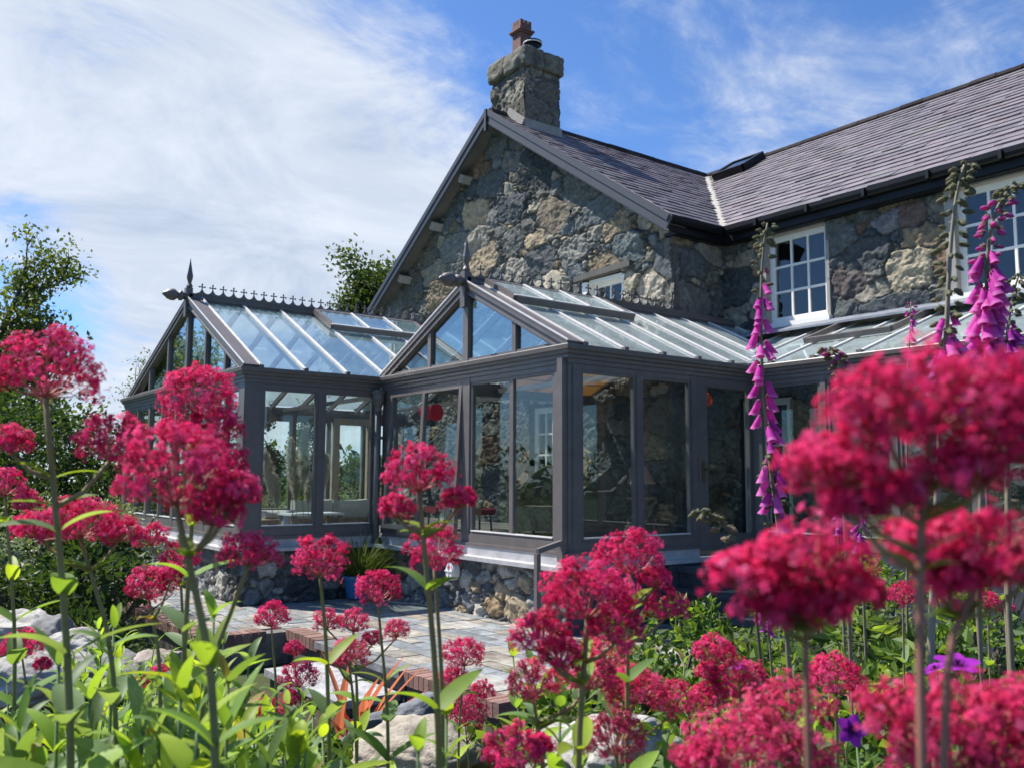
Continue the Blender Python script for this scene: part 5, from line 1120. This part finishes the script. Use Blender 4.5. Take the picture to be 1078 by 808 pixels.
def valerian(label, head, d, foot, sides=(), nodes=(.13, .20, .27, .34, .41, .48, .56, .64), flat=.80, ll=.10, pale=0.0, sr=.0038, seed=0, shoots=0, pal=PINK, dens=1.0, red=False):
    if .6 <= d < 1.65 and not red: d *= 1.2; ll *= 1.12; sr *= 1.15
    rs = np.random.RandomState(seed+100); rr = random.Random(seed); px, py, wpx = head; H = at(px, py, d); R = wpx/2/FPX*d*1.04
    Ft = at(foot[0], foot[1], d*(foot[2] if len(foot) > 2 else 1.0)); top = H-_q((0, 0, R*flat*.55))
    gz = g1(Ft[0], Ft[1]); B = _q((Ft[0]+rs.normal(0, .02), Ft[1]+rs.normal(0, .02), min(gz, Ft[2]-.1)))
    t = thing('red_valerian', label, 'flower', B, 'red valerian plants in the front bed')
    tt = np.linspace(0, 1, 12)[:, None]; dn = (Ft-top); ctrl = (top+Ft)/2+_q((rs.normal(0, .004), rs.normal(0, .004), 0))
    P = [top*(1-s)**2+2*ctrl*s*(1-s)+Ft*s*s for s in np.linspace(0, 1, 8)]+[Ft*(1-s)+B*s+(dn*.25*s*(1-s)) for s in np.linspace(.15, 1, 7)]
    P = np.array(P); k = len(P)
    for _ in range(5): P[1:-1] = (P[:-2]+P[1:-1]*2+P[2:])/4
    cols = np.array([stem_col(1-i/(k-1)) if not red else _q((.30, .15, .11)) for i in range(k-1)])
    mb = MB(); mb.tube(P, np.linspace(sr*.52, sr*1.02, k), n=7, col=cols)
    seg = np.linalg.norm(P[1:]-P[:-1], axis=1); cum = np.concatenate([[0], np.cumsum(seg)])
    pt_ = lambda s: np.array([np.interp(s, cum, P[:, i]) for i in range(3)])
    brs = []
    for sd in sides:
        sx, sy, sw = sd[:3]; SH = at(sx, sy, d*(sd[3] if len(sd) > 3 else 1.0)); SR = sw/2/FPX*d*1.04; st_ = SH-_q((0, 0, SR*flat*.5))
        down = max(R*.9, (top[2]-st_[2])+abs(np.dot(SH-H, RT))*.75); o = pt_(min(down, cum[-1]*.8)); md = (o+st_)/2+_q((0, 0, -.12))*np.linalg.norm(st_-o)
        mb.tube([o, md, st_], [sr*.6, sr*.5, sr*.4], n=5, col=(.26, .20, .09)); brs.append((SH, SR, st_, o))
    mb.build('stem', M['stem'], t, smooth=True)
    flower_head(t, H, R, flat, seed, top, pal, pale, dens)
    for i, (SH, SR, st_, o) in enumerate(brs): flower_head(t, SH, SR, flat*rs.uniform(.85, 1.05), seed*7+i+1, st_, pal, pale, dens)
    mb = MB(); az = rs.uniform(0, 6.28); base = R*.9
    for SH, SR, st_, o in brs: leaf_pair(mb, o, az, ll*.45, LGR[rr.randrange(5)], .6, rr)
    for i, s in enumerate(nodes):
        if s+base > cum[-1]: break
        leaf_pair(mb, pt_(s+base*.4), az+i*math.pi/2, ll*(.62+.1*min(i, 4)), LGR[rr.randrange(5)], .72, rr)
    for j in range(shoots):
        a = rs.uniform(0, 6.28); b = B+_q((math.cos(a), math.sin(a), 0))*rs.uniform(.04, .12); tp = b+_q((math.cos(a)*.08, math.sin(a)*.08, rs.uniform(.3, .5)*(Ft[2]-B[2]+.2)))
        mb.tube([b, (b+tp)/2+_q((0, 0, .02)), tp], [.004, .0035, .002], n=5, col=(.12, .19, .07)); n_ = 5
        for i in range(n_): leaf_pair(mb, b+(tp-b)*(.35+.65*i/(n_-1)), a+i*1.57, ll*(1-.1*i), LGR[rr.randrange(5)], .7+.08*i, rr)
    if mb.V: mb.build('foliage', M['leaf'], t, smooth=True)
    return t
VAL = [
 ('large round crimson valerian head on a thick stem, highest on the apple tree side', (49, 395, 100), .82, (80, 790), ((10, 466, 44), (118, 468, 74)), dict(sr=.005)),
 ('low flat row of crimson valerian heads crossing the thick stem, cut by no edge', (85, 553, 78), .95, (128, 700), ((42, 558, 56), (125, 562, 48)), dict(flat=.55)),
 ('small dark crimson valerian head half cut off by the photo edge', (6, 512, 42), 1.25, (20, 700), ((30, 530, 30),), {}),
 ('domed crimson valerian head standing in front of the left conservatory gable', (208, 421, 76), 1.0, (196, 640), ((228, 452, 56), (186, 455, 40), (232, 488, 60)), {}),
 ('largest blurred crimson valerian head before the left conservatory corner', (186, 503, 122), .66, (238, 760), ((248, 518, 52), (225, 540, 60)), dict(sr=.0046, flat=.78)),
 ('crimson valerian head on a tall stem just below the largest blurred one', (157, 618, 50), 1.2, (172, 720), ((180, 605, 26),), {}),
 ('small crimson valerian head over the pale rocks at the photo edge', (24, 682, 42), 1.9, (30, 740), ((45, 700, 20),), {}),
 ('pink valerian head with narrow grey leaf, before the slate sill of the left conservatory', (262, 584, 62), .95, (205, 730), (), dict(flat=.6)),
 ('crimson valerian head in front of the blue pot, stem running down to pale buds', (337, 591, 62), 1.12, (345, 690), (), dict(nodes=(.12, .2, .3))),
 ('crimson valerian head just below the blue pot on a thin dark stem', (398, 622, 50), 1.35, (411, 760), (), {}),
 ('round crimson valerian trio before the open window of the middle conservatory', (441, 500, 74), .86, (466, 790), ((418, 536, 38), (483, 526, 38)), dict(sr=.0046, nodes=(.1, .24, .36))),
 ('crimson valerian head directly beneath the trio at sill height', (457, 581, 60), .98, (468, 770), (), dict(nodes=())),
 ('neat small crimson valerian head at the edge of the slate patio', (286, 650, 38), 1.9, (292, 720), (), {}),
 ('loose pale pink valerian buds above the coral flax leaves', (368, 690, 42), 1.4, (376, 790), ((355, 694, 22),), dict(pale=.35)),
 ('cluster of four small pink valerian heads over the flax leaves', (372, 656, 34), 1.5, (378, 740), ((344, 655, 30), (392, 673, 24), (418, 664, 28)), dict(pale=.2)),
 ('dark crimson valerian head in the shade left of the garden step', (315, 714, 38), 2.2, (322, 770), ((309, 684, 22), (306, 736, 22)), dict(pal=PINK*.8)),  # petal palette darkened for the shade it stands in
 ('bright small crimson valerian head low among the left leaves', (283, 750, 36), 1.6, (292, 800), (), {}),
 ('crimson valerian head on the brick edge of the patio', (489, 690, 44), 2.1, (482, 770), ((478, 715, 32),), {}),
 ('dark crimson valerian heads below the brick corner of the patio', (490, 752, 44), 2.3, (494, 800), ((508, 728, 26),), dict(pal=PINK*.85)),
 ('big crimson valerian with stacked heads left of the corner handrail', (618, 628, 96), .84, (604, 800), ((570, 672, 62), (648, 662, 60), (590, 690, 50)), dict(sr=.0046)),
 ('crimson valerian head before the base of the corner post', (664, 588, 70), 1.0, (660, 760), ((700, 640, 46), (690, 610, 36), (640, 620, 40)), {}),
 ('loose pink valerian heads with long thread stalks above the brick corner', (562, 722, 56), .95, (576, 800), ((618, 712, 60), (640, 690, 50)), dict(pale=.25)),
 ('wide spray of pink valerian over the big green leaves', (668, 728, 66), 1.15, (650, 800), ((712, 738, 56), (640, 715, 40)), dict(pale=.15, flat=.6)),
 ('pale loose valerian head in front of the brightest white rock', (648, 778, 66), .95, (655, 850), (), dict(pale=.3)),
 ('crimson valerian head cut by the bottom edge below the brick corner', (540, 793, 66), .82, (545, 870), ((568, 785, 30),), {}),
 ('crimson valerian head above the broad ribbed leaf', (752, 688, 44), 1.15, (762, 800), ((745, 708, 26),), {}),
 ('crimson valerian head beside the broad ribbed leaf, its stem red', (778, 718, 56), 1.15, (790, 820), ((748, 735, 44),), {}),
 ('sharp crimson valerian head left of the violet geranium', (880, 716, 60), 1.15, (882, 830), (), {}),
 ('huge blurred crimson valerian nearest the lens, before the lean-to', (980, 425, 150), .40, (965, 640), ((880, 495, 92), (1062, 465, 130), (930, 440, 110), (1010, 500, 90), (1045, 415, 100), (945, 520, 50), (895, 530, 60)), dict(sr=.0030, ll=.05, nodes=(.16,), red=True, flat=.6, dens=.5)),
 ('blurred crimson valerian below the huge one, reaching toward the door', (850, 592, 110), .46, (852, 760), ((795, 606, 84), (895, 622, 66), (815, 640, 70), (860, 640, 60), (770, 600, 40)), dict(sr=.0026, ll=.05, nodes=(.13,), red=True, flat=.5, dens=.48)),
 ('blurred crimson valerian at the photo edge under the huge one', (1035, 580, 120), .43, (975, 700), ((970, 578, 80), (1080, 600, 80), (1000, 610, 70)), dict(sr=.0028, ll=.05, nodes=(), red=True, flat=.6, dens=.5)),
 ('blurred valerian spray in the lower photo corner', (1025, 765, 120), .52, (1015, 900), ((950, 755, 90), (1078, 750, 90), (985, 800, 90), (1060, 800, 90)), dict(pale=.08, red=True, sr=.003, flat=.6, dens=.5)),
 ('soft pink valerian spray left of the lower corner, around the violet geranium', (826, 750, 80), .66, (845, 880), ((790, 780, 76), (850, 798, 60)), dict(pale=.18, flat=.6, dens=.8)),
 ('pink valerian spray at the bottom edge left of the violet geranium', (765, 790, 86), .62, (770, 900), ((735, 800, 50),), dict(pale=.1, flat=.6, dens=.8)),
 ('small round crimson valerian among the tall foxglove leaves', (950, 627, 30), 2.1, (952, 720), (), {}),
 ('small crimson valerian pair at the photo edge beyond the blurred stems', (1040, 634, 26), 2.2, (1043, 720), ((1058, 640, 18),), {}),
 ('tiny crimson valerian pair between the pale rocks and the leafy stems', (168, 710, 22), 2.2, (172, 760), ((150, 718, 18),), {}),
 ('half hidden crimson valerian by the base wall, under the largest blurred head', (190, 588, 40), 1.35, (196, 720), ((160, 566, 34),), {}),
]
for i, (lb, hd, d, ft, sd, kw_) in enumerate(VAL): valerian(lb.replace(', cut by no edge', ''), hd, d, ft, sd, seed=i+1, shoots=2 if 1 <= d <= 2.3 else (1 if d > .7 else 0), **kw_)

# leafy shoots without flowers
rs = np.random.RandomState(21); rr = random.Random(21)
def shoot(px, py, d, ln, n_, label, group, cols=LGR, wf=.21):
    tp = at(px, py, d); g = g1(tp[0], tp[1]); hgt = min(tp[2]-g, .55); a = rs.uniform(0, 6.28); b = _q((tp[0]+rs.normal(0, .05), tp[1]+rs.normal(0, .05), max(g, tp[2]-.6) if tp[2]-g < .6 else g))
    t = thing('valerian_shoot', label, 'leafy plant', b, group); mb = MB(); mid = (b+tp)/2+_q((rs.normal(0, .015), rs.normal(0, .015), 0))
    mb.tube([b, mid, tp], [.0045, .004, .002], n=6, col=(.13, .20, .075)); mb.build('stem', M['stem'], t, smooth=True); mb = MB(); L_ = tp-mid
    cu = lambda s: b*(1-s)**2+2*mid*s*(1-s)+tp*s*s if False else (b+(mid-b)*s*2 if s < .5 else mid+(tp-mid)*(s-.5)*2)
    tot = np.linalg.norm(tp-b)
    for i in range(n_):
        s = max(.05, 1-i*.052/tot*1.0); leaf_pair(mb, cu(s), a+i*1.57, ln*(.55+.13*min(i, 4)), cols[rr.randrange(len(cols))], 1.22-.11*min(i, 6), rr, w=ln*wf*(.55+.13*min(i, 4)))
    mb.build('foliage', M['leaf'], t, smooth=True)
SL1 = 'leafy valerian shoot without flowers in the front left bed'; SG1 = 'flowerless valerian shoots in the front left bed'
for i in range(120):
    py = 660+155*rs.rand()**.8; f = (py-660)/155; px = rs.uniform(-15, 330) if f > .35 else rs.uniform(60, 300); d = 2.3-1.45*f+rs.normal(0, .12)
    if px > 240 and f < .5: continue
    shoot(px, py, max(1.0, d*1.2), rs.uniform(.09, .15), rs.randint(7, 11), SL1, SG1, wf=.125)
for px, py, d, ln in ((62, 700, .85, .10), (190, 735, .75, .10), (225, 650, .98, .09), (240, 720, .8, .10), (95, 735, .9, .10), (20, 770, .8, .11), (150, 770, .8, .11), (208, 770, .7, .11), (120, 660, 1.1, .085), (262, 700, 1.2, .09)):
    shoot(px, py, d*1.3, ln*1.35, 9, SL1, SG1, wf=.125)
SL2 = 'leafy valerian shoot without flowers between the step and the white rocks'; SG2 = 'flowerless valerian shoots below the step'
for px, py, d in ((470, 752, 1.1), (340, 775, 1.3), (330, 752, 1.6), (590, 745, 1.3), (560, 700, 1.7), (540, 690, 1.9), (610, 715, 1.6), (360, 800, 1.0), (315, 795, 1.0), (440, 790, 1.0)):
    shoot(px, py, d, rs.uniform(.07, .095), rs.randint(5, 8), SL2, SG2)
SL3 = 'leafy valerian shoot without flowers among the foxgloves'; SG3 = 'flowerless valerian shoots among the foxgloves'
for i in range(30):
    py = rs.uniform(690, 815); f = (py-690)/125; shoot(rs.uniform(700, 1085), py, 2.4-1.3*f, rs.uniform(.07, .10), rs.randint(6, 9), SL3, SG3)

# ------------------------------------------------------------------ foxgloves
def bell_mesh(name, col, inner, ln=.045, r=.0115):
    mb = MB(); n = 10; prof = [(.003, 0), (.0068, -.003), (.0078, -.009), (.0094, -.017), (.0108, -.027), (.0114, -.035), (.0120, -.041), (.0140, -.0455)]
    th = np.arange(n)*2*math.pi/n; V = []
    for q, (rr_, z) in enumerate(prof):
        lip = np.where(np.cos(th) > .2, .006, 0)*(q == len(prof)-1); bend = .10*(z/.045)**2*.045
        V.append(np.stack([rr_*np.cos(th)+bend*1.2, rr_*np.sin(th)*1.0, z-lip], 1))
    k = len(prof); i = np.arange(k-1)[:, None]*n; j = np.arange(n)[None, :]; j2 = (j+1) % n
    F = np.stack([i+j, i+n+j, i+n+j2, i+j2], -1).reshape(-1, 4); c = np.repeat(_q([np.array(col)*(1.15-.25*q/(k-2))+(.10 if q == k-2 else 0) for q in range(k-1)]), n, 0)
    mb.add(np.vstack(V)*(ln/.045), F, c)
    for a in range(5):
        w = a*1.257; blade(mb, (0, 0, .001), (math.cos(w), math.sin(w), -.6), .013, .0035, .3, (.13, .19, .07), n=4)
    o = mb.build(name, M['petal'], None, smooth=True); return o
def pod_mesh(name, col):
    mb = MB(); mb.lathe([(.0005, .001), (.0036, -.002), (.0048, -.007), (.0052, -.013), (.0038, -.018), (.0006, -.022)], (0, 0, 0), 8, col=col)
    for a in range(5):
        w = a*1.257; blade(mb, (0, 0, .001), (math.cos(w), math.sin(w), -1.1), .011, .0030, .2, (.19, .22, .13), n=4)
    return mb.build(name, M['petal'], None, smooth=True)
BEL = [bell_mesh('bell', (.68, .08, .46), None), bell_mesh('bell', (.56, .05, .40), None), bell_mesh('bell', (.74, .13, .50), None), bell_mesh('bell', (.40, .03, .36), None)]
PODS = [pod_mesh('seed_pod', (.21, .20, .12)), pod_mesh('seed_pod', (.26, .19, .14)), pod_mesh('bud', (.58, .10, .36))]
TPL = [(o.data) for o in BEL], [(o.data) for o in PODS]
for o in BEL+PODS: bpy.data.objects.remove(o)
def foxglove(label, spine, d, bells, pods, buds, seed, sc=.95, side=0, sr=.0055, tones=(0, 1, 2), leaves=4, bedleaf=True, stemcol=(.20, .17, .12)):
    rs = np.random.RandomState(seed); P = np.array([at(x, y, d) for x, y in spine])
    B = _q((P[-1][0], P[-1][1], g1(P[-1][0], P[-1][1]))); t = thing('foxglove', label, 'foxglove', B, 'foxgloves in the flower bed')
    tt = np.linspace(0, 1, len(P)); q = np.linspace(0, 1, 24); S = np.stack([np.interp(q, tt, P[:, i]) for i in range(3)], 1)
    for _ in range(3): S[1:-1] = (S[:-2]+S[1:-1]*2+S[2:])/4
    full = np.vstack([S, [S[-1]*(1-s)+B*s for s in (.33, .66, 1.0)]]) if B[2] < S[-1][2] else S
    mb = MB(); mb.tube(full, np.linspace(sr*.35, sr*1.25, len(full)), n=7, col=stemcol); mb.build('stem', M['stem'], t, smooth=True)
    T_ = np.gradient(S, axis=0); 
    def put(mesh, name, f, az, tilt, s):
        p = np.array([np.interp(f, q, S[:, i]) for i in range(3)]); hd = RT*math.cos(az)-_q((FW[0], FW[1], 0))*math.sin(az); hd = hd/np.linalg.norm(hd)
        dr = hd*math.sin(tilt)-_q((0, 0, 1))*math.cos(tilt); z = -dr; x = hd-np.dot(hd, z)*z; x /= np.linalg.norm(x); y = np.cross(z, x)
        o = bpy.data.objects.new(name, mesh); C.collection.objects.link(o); o.parent = t
        p = p+hd*(.010*s+sr*.6)-B; mt_ = Matrix([[*(np.array([x[i], y[i], z[i]])*s), p[i]] for i in range(3)]+[[0, 0, 0, 1]]); o.matrix_local = mt_
    for f0, f1, n, s0 in bells:
        for i in range(n):
            f = f0+(f1-f0)*(i+.5)/n; az = (i % 2)*math.pi+rs.normal(0, .55)+(.5 if rs.rand() < .4 else 0) if not side else (math.pi if side < 0 else 0)+rs.normal(0, .9)
            if rs.rand() < .35: az = math.pi*.5+rs.normal(0, .6)
            put(TPL[0][tones[rs.randint(len(tones))]], 'bell', f+rs.normal(0, .006), az, rs.uniform(.18, .58), .84*sc*s0*rs.uniform(.85, 1.12)*(.72+.28*min(1, (f-f0)/(f1-f0)*3+.2)))
    for f0, f1, n, kind, s0 in list(pods)+list(buds):
        for i in range(n): put(TPL[1][kind if kind < 9 else rs.randint(3)], 'bud' if kind == 2 else 'seed_pod', f0+(f1-f0)*(i+.5)/n, i*2.4+rs.normal(0, .3), rs.uniform(.9, 1.7), sc*s0*rs.uniform(.8, 1.2))
    mb = MB(); rr_ = random.Random(seed)
    for i in range(leaves):
        a = rs.uniform(0, 6.28); p = full[-1]*(.3+.2*i/4)+S[-1]*(.7-.2*i/4); blade(mb, p, (math.cos(a), math.sin(a), .5), rs.uniform(.12, .2), .03, .5, _q((.09, .14, .045))*rs.uniform(.8, 1.3), n=8, fold=.3)
    for i in range(9):
        f = rs.uniform(.55, 1); a = rs.uniform(0, 6.28); p = np.array([np.interp(f, q, S[:, k]) for k in range(3)]); blade(mb, p, (math.cos(a), math.sin(a), .6), .028*sc, .004, .4, (.16, .21, .09), n=5)
    mb.build('foliage', M['leaf'], t)
foxglove('tall foxglove with bells down both sides, in front of the glazed side door', [(808, 235), (803, 262), (800, 330), (803, 420), (812, 500), (822, 565), (828, 660), (835, 760)], 1.9,
         [(.22, .66, 36, .95)], [(.52, .70, 14, 0, 1.0)], [(.0, .12, 16, 0, .75), (.10, .27, 12, 9, .8)], 1)
foxglove('hairy foxglove spike mostly past flowering, left of the densest magenta spike', [(1016, 172), (1008, 195), (1001, 250), (998, 310), (995, 380), (990, 450), (985, 560), (980, 680)], 1.75,
         [(.46, .70, 20, 1.0)], [(.12, .56, 40, 0, 1.05)], [(.0, .14, 24, 0, .8)], 2, sr=.0065, stemcol=(.26, .23, .18))
foxglove('densest magenta foxglove with its tip bent toward the photo edge', [(1070, 193), (1058, 203), (1045, 228), (1040, 260), (1038, 320), (1036, 400), (1034, 500), (1030, 640)], 1.8,
         [(.43, .80, 62, 1.1)], [], [(.0, .2, 28, 0, .7), (.18, .46, 26, 2, 1.0)], 3, tones=(1, 2, 0))
foxglove('foxglove of small pods and dark bells at the photo edge', [(1074, 285), (1066, 310), (1060, 350), (1058, 410), (1062, 520), (1062, 640)], 2.0, [(.34, .66, 30, .85)], [(.02, .45, 36, 0, .8)], [], 4, tones=(1, 3))
foxglove('thin young foxglove with tiny pink bells in front of the facade', [(959, 318), (958, 350), (955, 400), (955, 520), (955, 650)], 3.0, [(.06, .28, 9, .55)], [], [(.0, .12, 12, 2, .7)], 5, sr=.004, leaves=3)
foxglove('young foxglove stem with drooping tip and pale pods, below the lean-to roof', [(868, 366), (880, 372), (888, 390), (888, 420), (886, 480), (890, 560), (895, 680)], 1.9, [], [(.0, .5, 30, 1, .8)], [(.05, .3, 12, 2, .8)], 6, sr=.004)
foxglove('bowed side shoot of foxglove with round pods before the door bottom', [(732, 537), (748, 543), (765, 556), (780, 575), (792, 610), (800, 680), (805, 760)], 1.7, [], [(.0, .18, 12, 0, .9), (.15, .5, 9, 1, 1.1)], [], 7, sr=.003, leaves=2, stemcol=(.12, .09, .08))
foxglove('short violet foxglove behind the blurred flowers right of the door', [(882, 535), (882, 560), (886, 600), (890, 700)], 2.3, [(.02, .5, 16, .8)], [], [(.0, .15, 8, 2, .7)], 8, tones=(3, 1), sr=.004)
foxglove('small violet foxglove beside the short one, nearer the photo edge', [(908, 540), (906, 565), (908, 600), (912, 700)], 2.5, [(.02, .45, 11, .75)], [], [], 9, tones=(3,), sr=.004)
foxglove('little foxglove with narrow drooping pink bells above the broad ribbed leaf', [(800, 640), (806, 650), (810, 670), (815, 740)], 2.3, [(.05, .55, 7, .6)], [], [], 10, tones=(1, 2), sr=.003, leaves=2)
foxglove('foxglove hidden by the huge blurred flower, only violet bells showing at the photo edge', [(1066, 395), (1062, 430), (1060, 500), (1060, 640)], 2.1, [(.02, .5, 16, .9)], [], [], 11, tones=(3, 1), leaves=3)

# ------------------------------------------------------------------ geraniums
def geranium(label, px, py, wpx, d, face, seed):
    rs = np.random.RandomState(seed); H = at(px, py, d); R = wpx/2/FPX*d; B = _q((H[0]+rs.normal(0, .03), H[1]+rs.normal(0, .03), g1(H[0], H[1])))
    t = thing('geranium', label, 'geranium', B); f = _q(face)/np.linalg.norm(face); ref = _q((0, 0, 1)) if abs(f[2]) < .9 else _q((1, 0, 0)); a = np.cross(ref, f); a /= np.linalg.norm(a); b = np.cross(f, a)
    mb = MB(); mb.tube([H-f*.004, H-f*.02-_q((0, 0, .03)), (H+B)/2, B], [.0012, .0014, .002, .002], n=6, col=(.14, .20, .07)); mb.build('stem', M['stem'], t, smooth=True)
    for i in range(5):
        w = i*1.257+rs.uniform(-.08, .08); dr = a*math.cos(w)+b*math.sin(w); sd = -a*math.sin(w)+b*math.cos(w); n = 7; u = np.linspace(0, 1, n); mb = MB(); V = []
        for k in u:
            wd = R*.40*math.sin(math.pi*min(.93, k*.80+.10))**.8 if k < .99 else R*.22
            for s in (-1, -.5, 0, .5, 1): V.append(H+dr*R*(k-.06*abs(s)**2*(k > .8)+(.04 if abs(s) == .5 and k > .9 else 0))+sd*wd*s+f*R*(.25*k-.12*k*k+.05*abs(s)))
        ids = np.arange(n*5).reshape(n, 5); F = np.stack([ids[:-1, :-1], ids[1:, :-1], ids[1:, 1:], ids[:-1, 1:]], -1).reshape(-1, 4)
        kk = np.repeat(u[:-1], 4)[:, None]; mb.add(V, F, _q((.42, .035, .50))*np.clip(.25+kk*1.6, .25, 1)); mb.build('petal', M['petal'], t, smooth=True)
    mb = MB()
    for i in range(7): w = i*.9; mb.tube([H, H+f*R*.3+(a*math.cos(w)+b*math.sin(w))*R*.10], .0007, n=4, col=(.08, .01, .09))
    mb.build('stamens', M['stem'], t)
geranium('violet geranium flower facing the lens with a dark centre', 896, 768, 33, 1.25, -FW+_q((.1, 0, .35)), 1)
geranium('violet geranium flower seen side on, above the corner spray', 1008, 700, 46, 1.2, (.2, -.2, 1), 2)
geranium('violet geranium flower half hidden left of the side on one', 985, 704, 30, 1.25, (-.3, -.3, .9), 3)
geranium('tiny violet flower beside the crimson head above the ribbed leaf', 776, 702, 16, 1.5, (-.2, -.5, .8), 4)

# ------------------------------------------------------------------ low planting
HB = [(.085, .15, .035), (.13, .21, .045), (.05, .095, .028), (.18, .26, .065)]
def herb(label, px, py, d, rx, n, leaf, seed, cols=HB, **k):
    tp = at(px, py, d); g = g1(tp[0], tp[1]); shrub('herb_clump', label, (tp[0], tp[1], g), rx, max(.25, tp[2]-g), n, leaf, seed, cols, cat='leafy plant', mat='leaf', **k)
herb('bright green leafy clump before the slate steps', 745, 632, 4.2, .42, 2200, .045, 61); herb('bright green leafy clump under the crimson head by the corner post', 700, 668, 3.4, .35, 1700, .045, 62)
herb('dark leafy clump around the foot of the tall foxglove', 830, 668, 3.3, .40, 2000, .055, 63, cols=DK+HB[:2]); herb('grey green clump of narrow leaves among the thin stems', 950, 655, 3.0, .38, 2200, .04, 64, cols=[(.14, .17, .09), (.11, .15, .06)])
herb('green leafy clump at the photo edge behind the blurred valerian', 1050, 640, 2.8, .40, 2000, .055, 65); herb('dark leafy clump below the two violet geraniums', 1000, 715, 2.0, .32, 1600, .05, 66, cols=DK+HB[:2])
herb('green leafy clump low between the broad ribbed leaf and the geranium', 860, 740, 1.9, .28, 1500, .045, 67); herb('green leafy clump along the brick corner of the patio', 600, 735, 2.6, .26, 1000, .05, 68); herb('mid green clump behind the sharp crimson head', 900, 690, 2.6, .35, 1700, .05, 69)
herb('feathery clump at the foot of the lean-to', 1010, 575, 5.2, .55, 2200, .05, 70); herb('feathery clump beside the slate steps', 880, 590, 5.6, .5, 2000, .05, 71)
def bigleaf(label, px, py, d, n, ln, seed, cols=((.075, .13, .045), (.10, .17, .05))):
    rs = np.random.RandomState(seed); c = at(px, py, d); g = g1(c[0], c[1]); b = _q((c[0], c[1], max(g, c[2]-.25))); t = thing('broad_leaf_plant', label, 'leafy plant', (b[0], b[1], g)); mb = MB()
    if b[2] > g+.02: mb.tube([(b[0], b[1], g), b], .01, n=6, col=(.12, .16, .06))
    for i in range(n):
        a = i*2.4+rs.uniform(-.3, .3); e = rs.uniform(.45, 1.1); blade(mb, b, (math.cos(a)*math.cos(e), math.sin(a)*math.cos(e), math.sin(e)), ln*rs.uniform(.75, 1.1), ln*.19, rs.uniform(.35, .7), _q(cols[i % len(cols)])*rs.uniform(.8, 1.3), n=11, fold=rs.uniform(.1, .35), twist=rs.uniform(-.3, .3))
    mb.build('foliage', M['leaf'], t, smooth=True)
bigleaf('foxglove rosette of broad ribbed leaves with one catching the sun', 820, 735, 2.3, 10, .24, 1); bigleaf('rosette of broad dark leaves behind the sharp crimson head', 865, 690, 2.9, 10, .26, 2); bigleaf('rosette of broad pale green leaves beside the stacked heads', 660, 705, 2.2, 9, .20, 3, ((.12, .19, .07), (.09, .14, .07)))
bigleaf('rosette of broad leaves beyond the blurred branching stems', 1020, 660, 2.5, 9, .24, 4); bigleaf('yellow green rosette under the loose pink heads by the bricks', 585, 750, 1.9, 10, .18, 5, ((.17, .25, .05), (.13, .20, .05))); bigleaf('broad dark leaves at the lower edge between the soft pink sprays', 720, 800, 1.5, 9, .17, 6)
# ground cover
rs = np.random.RandomState(90); n = 26000; u = rs.uniform(-.62, .62, n); dd = rs.uniform(1.0, 6.2, n); fx, fy = FW[0]/math.hypot(FW[0], FW[1]), FW[1]/math.hypot(FW[0], FW[1])
x = fx*dd+RT[0]*u*dd; y = fy*dd+RT[1]*u*dd; keep = ~((y > 2.75) & (x < -5.1)) & ~((x < -4.9) & (y > 2.9)) & ~((x < -5.9) & (y > 2.4))
patch = vnoise(x*1.4+20, y*1.4+20, 44); keep &= (patch > .40)
x, y = x[keep], y[keep]; n = len(x); z = gh(x, y)+rs.uniform(0, .16, n)*(patch[keep]-.3)*2.2
C_ = _q(HB+DK); mb = MB(); mb.inst(LEAF4, LF4, np.stack([x, y, z], 1), np.stack([rs.normal(0, .6, n), rs.normal(0, .6, n), rs.uniform(.1, 1, n)], 1), rs.uniform(.03, .075, n), rs.uniform(0, 6.28, n), C_[rs.randint(len(C_), size=n)]*rs.uniform(.7, 1.3, (n, 1)))
tag(mb.build('ground_cover', M['leaf']), 'low green ground cover over the soil of the bed', 'ground cover', kind='stuff')
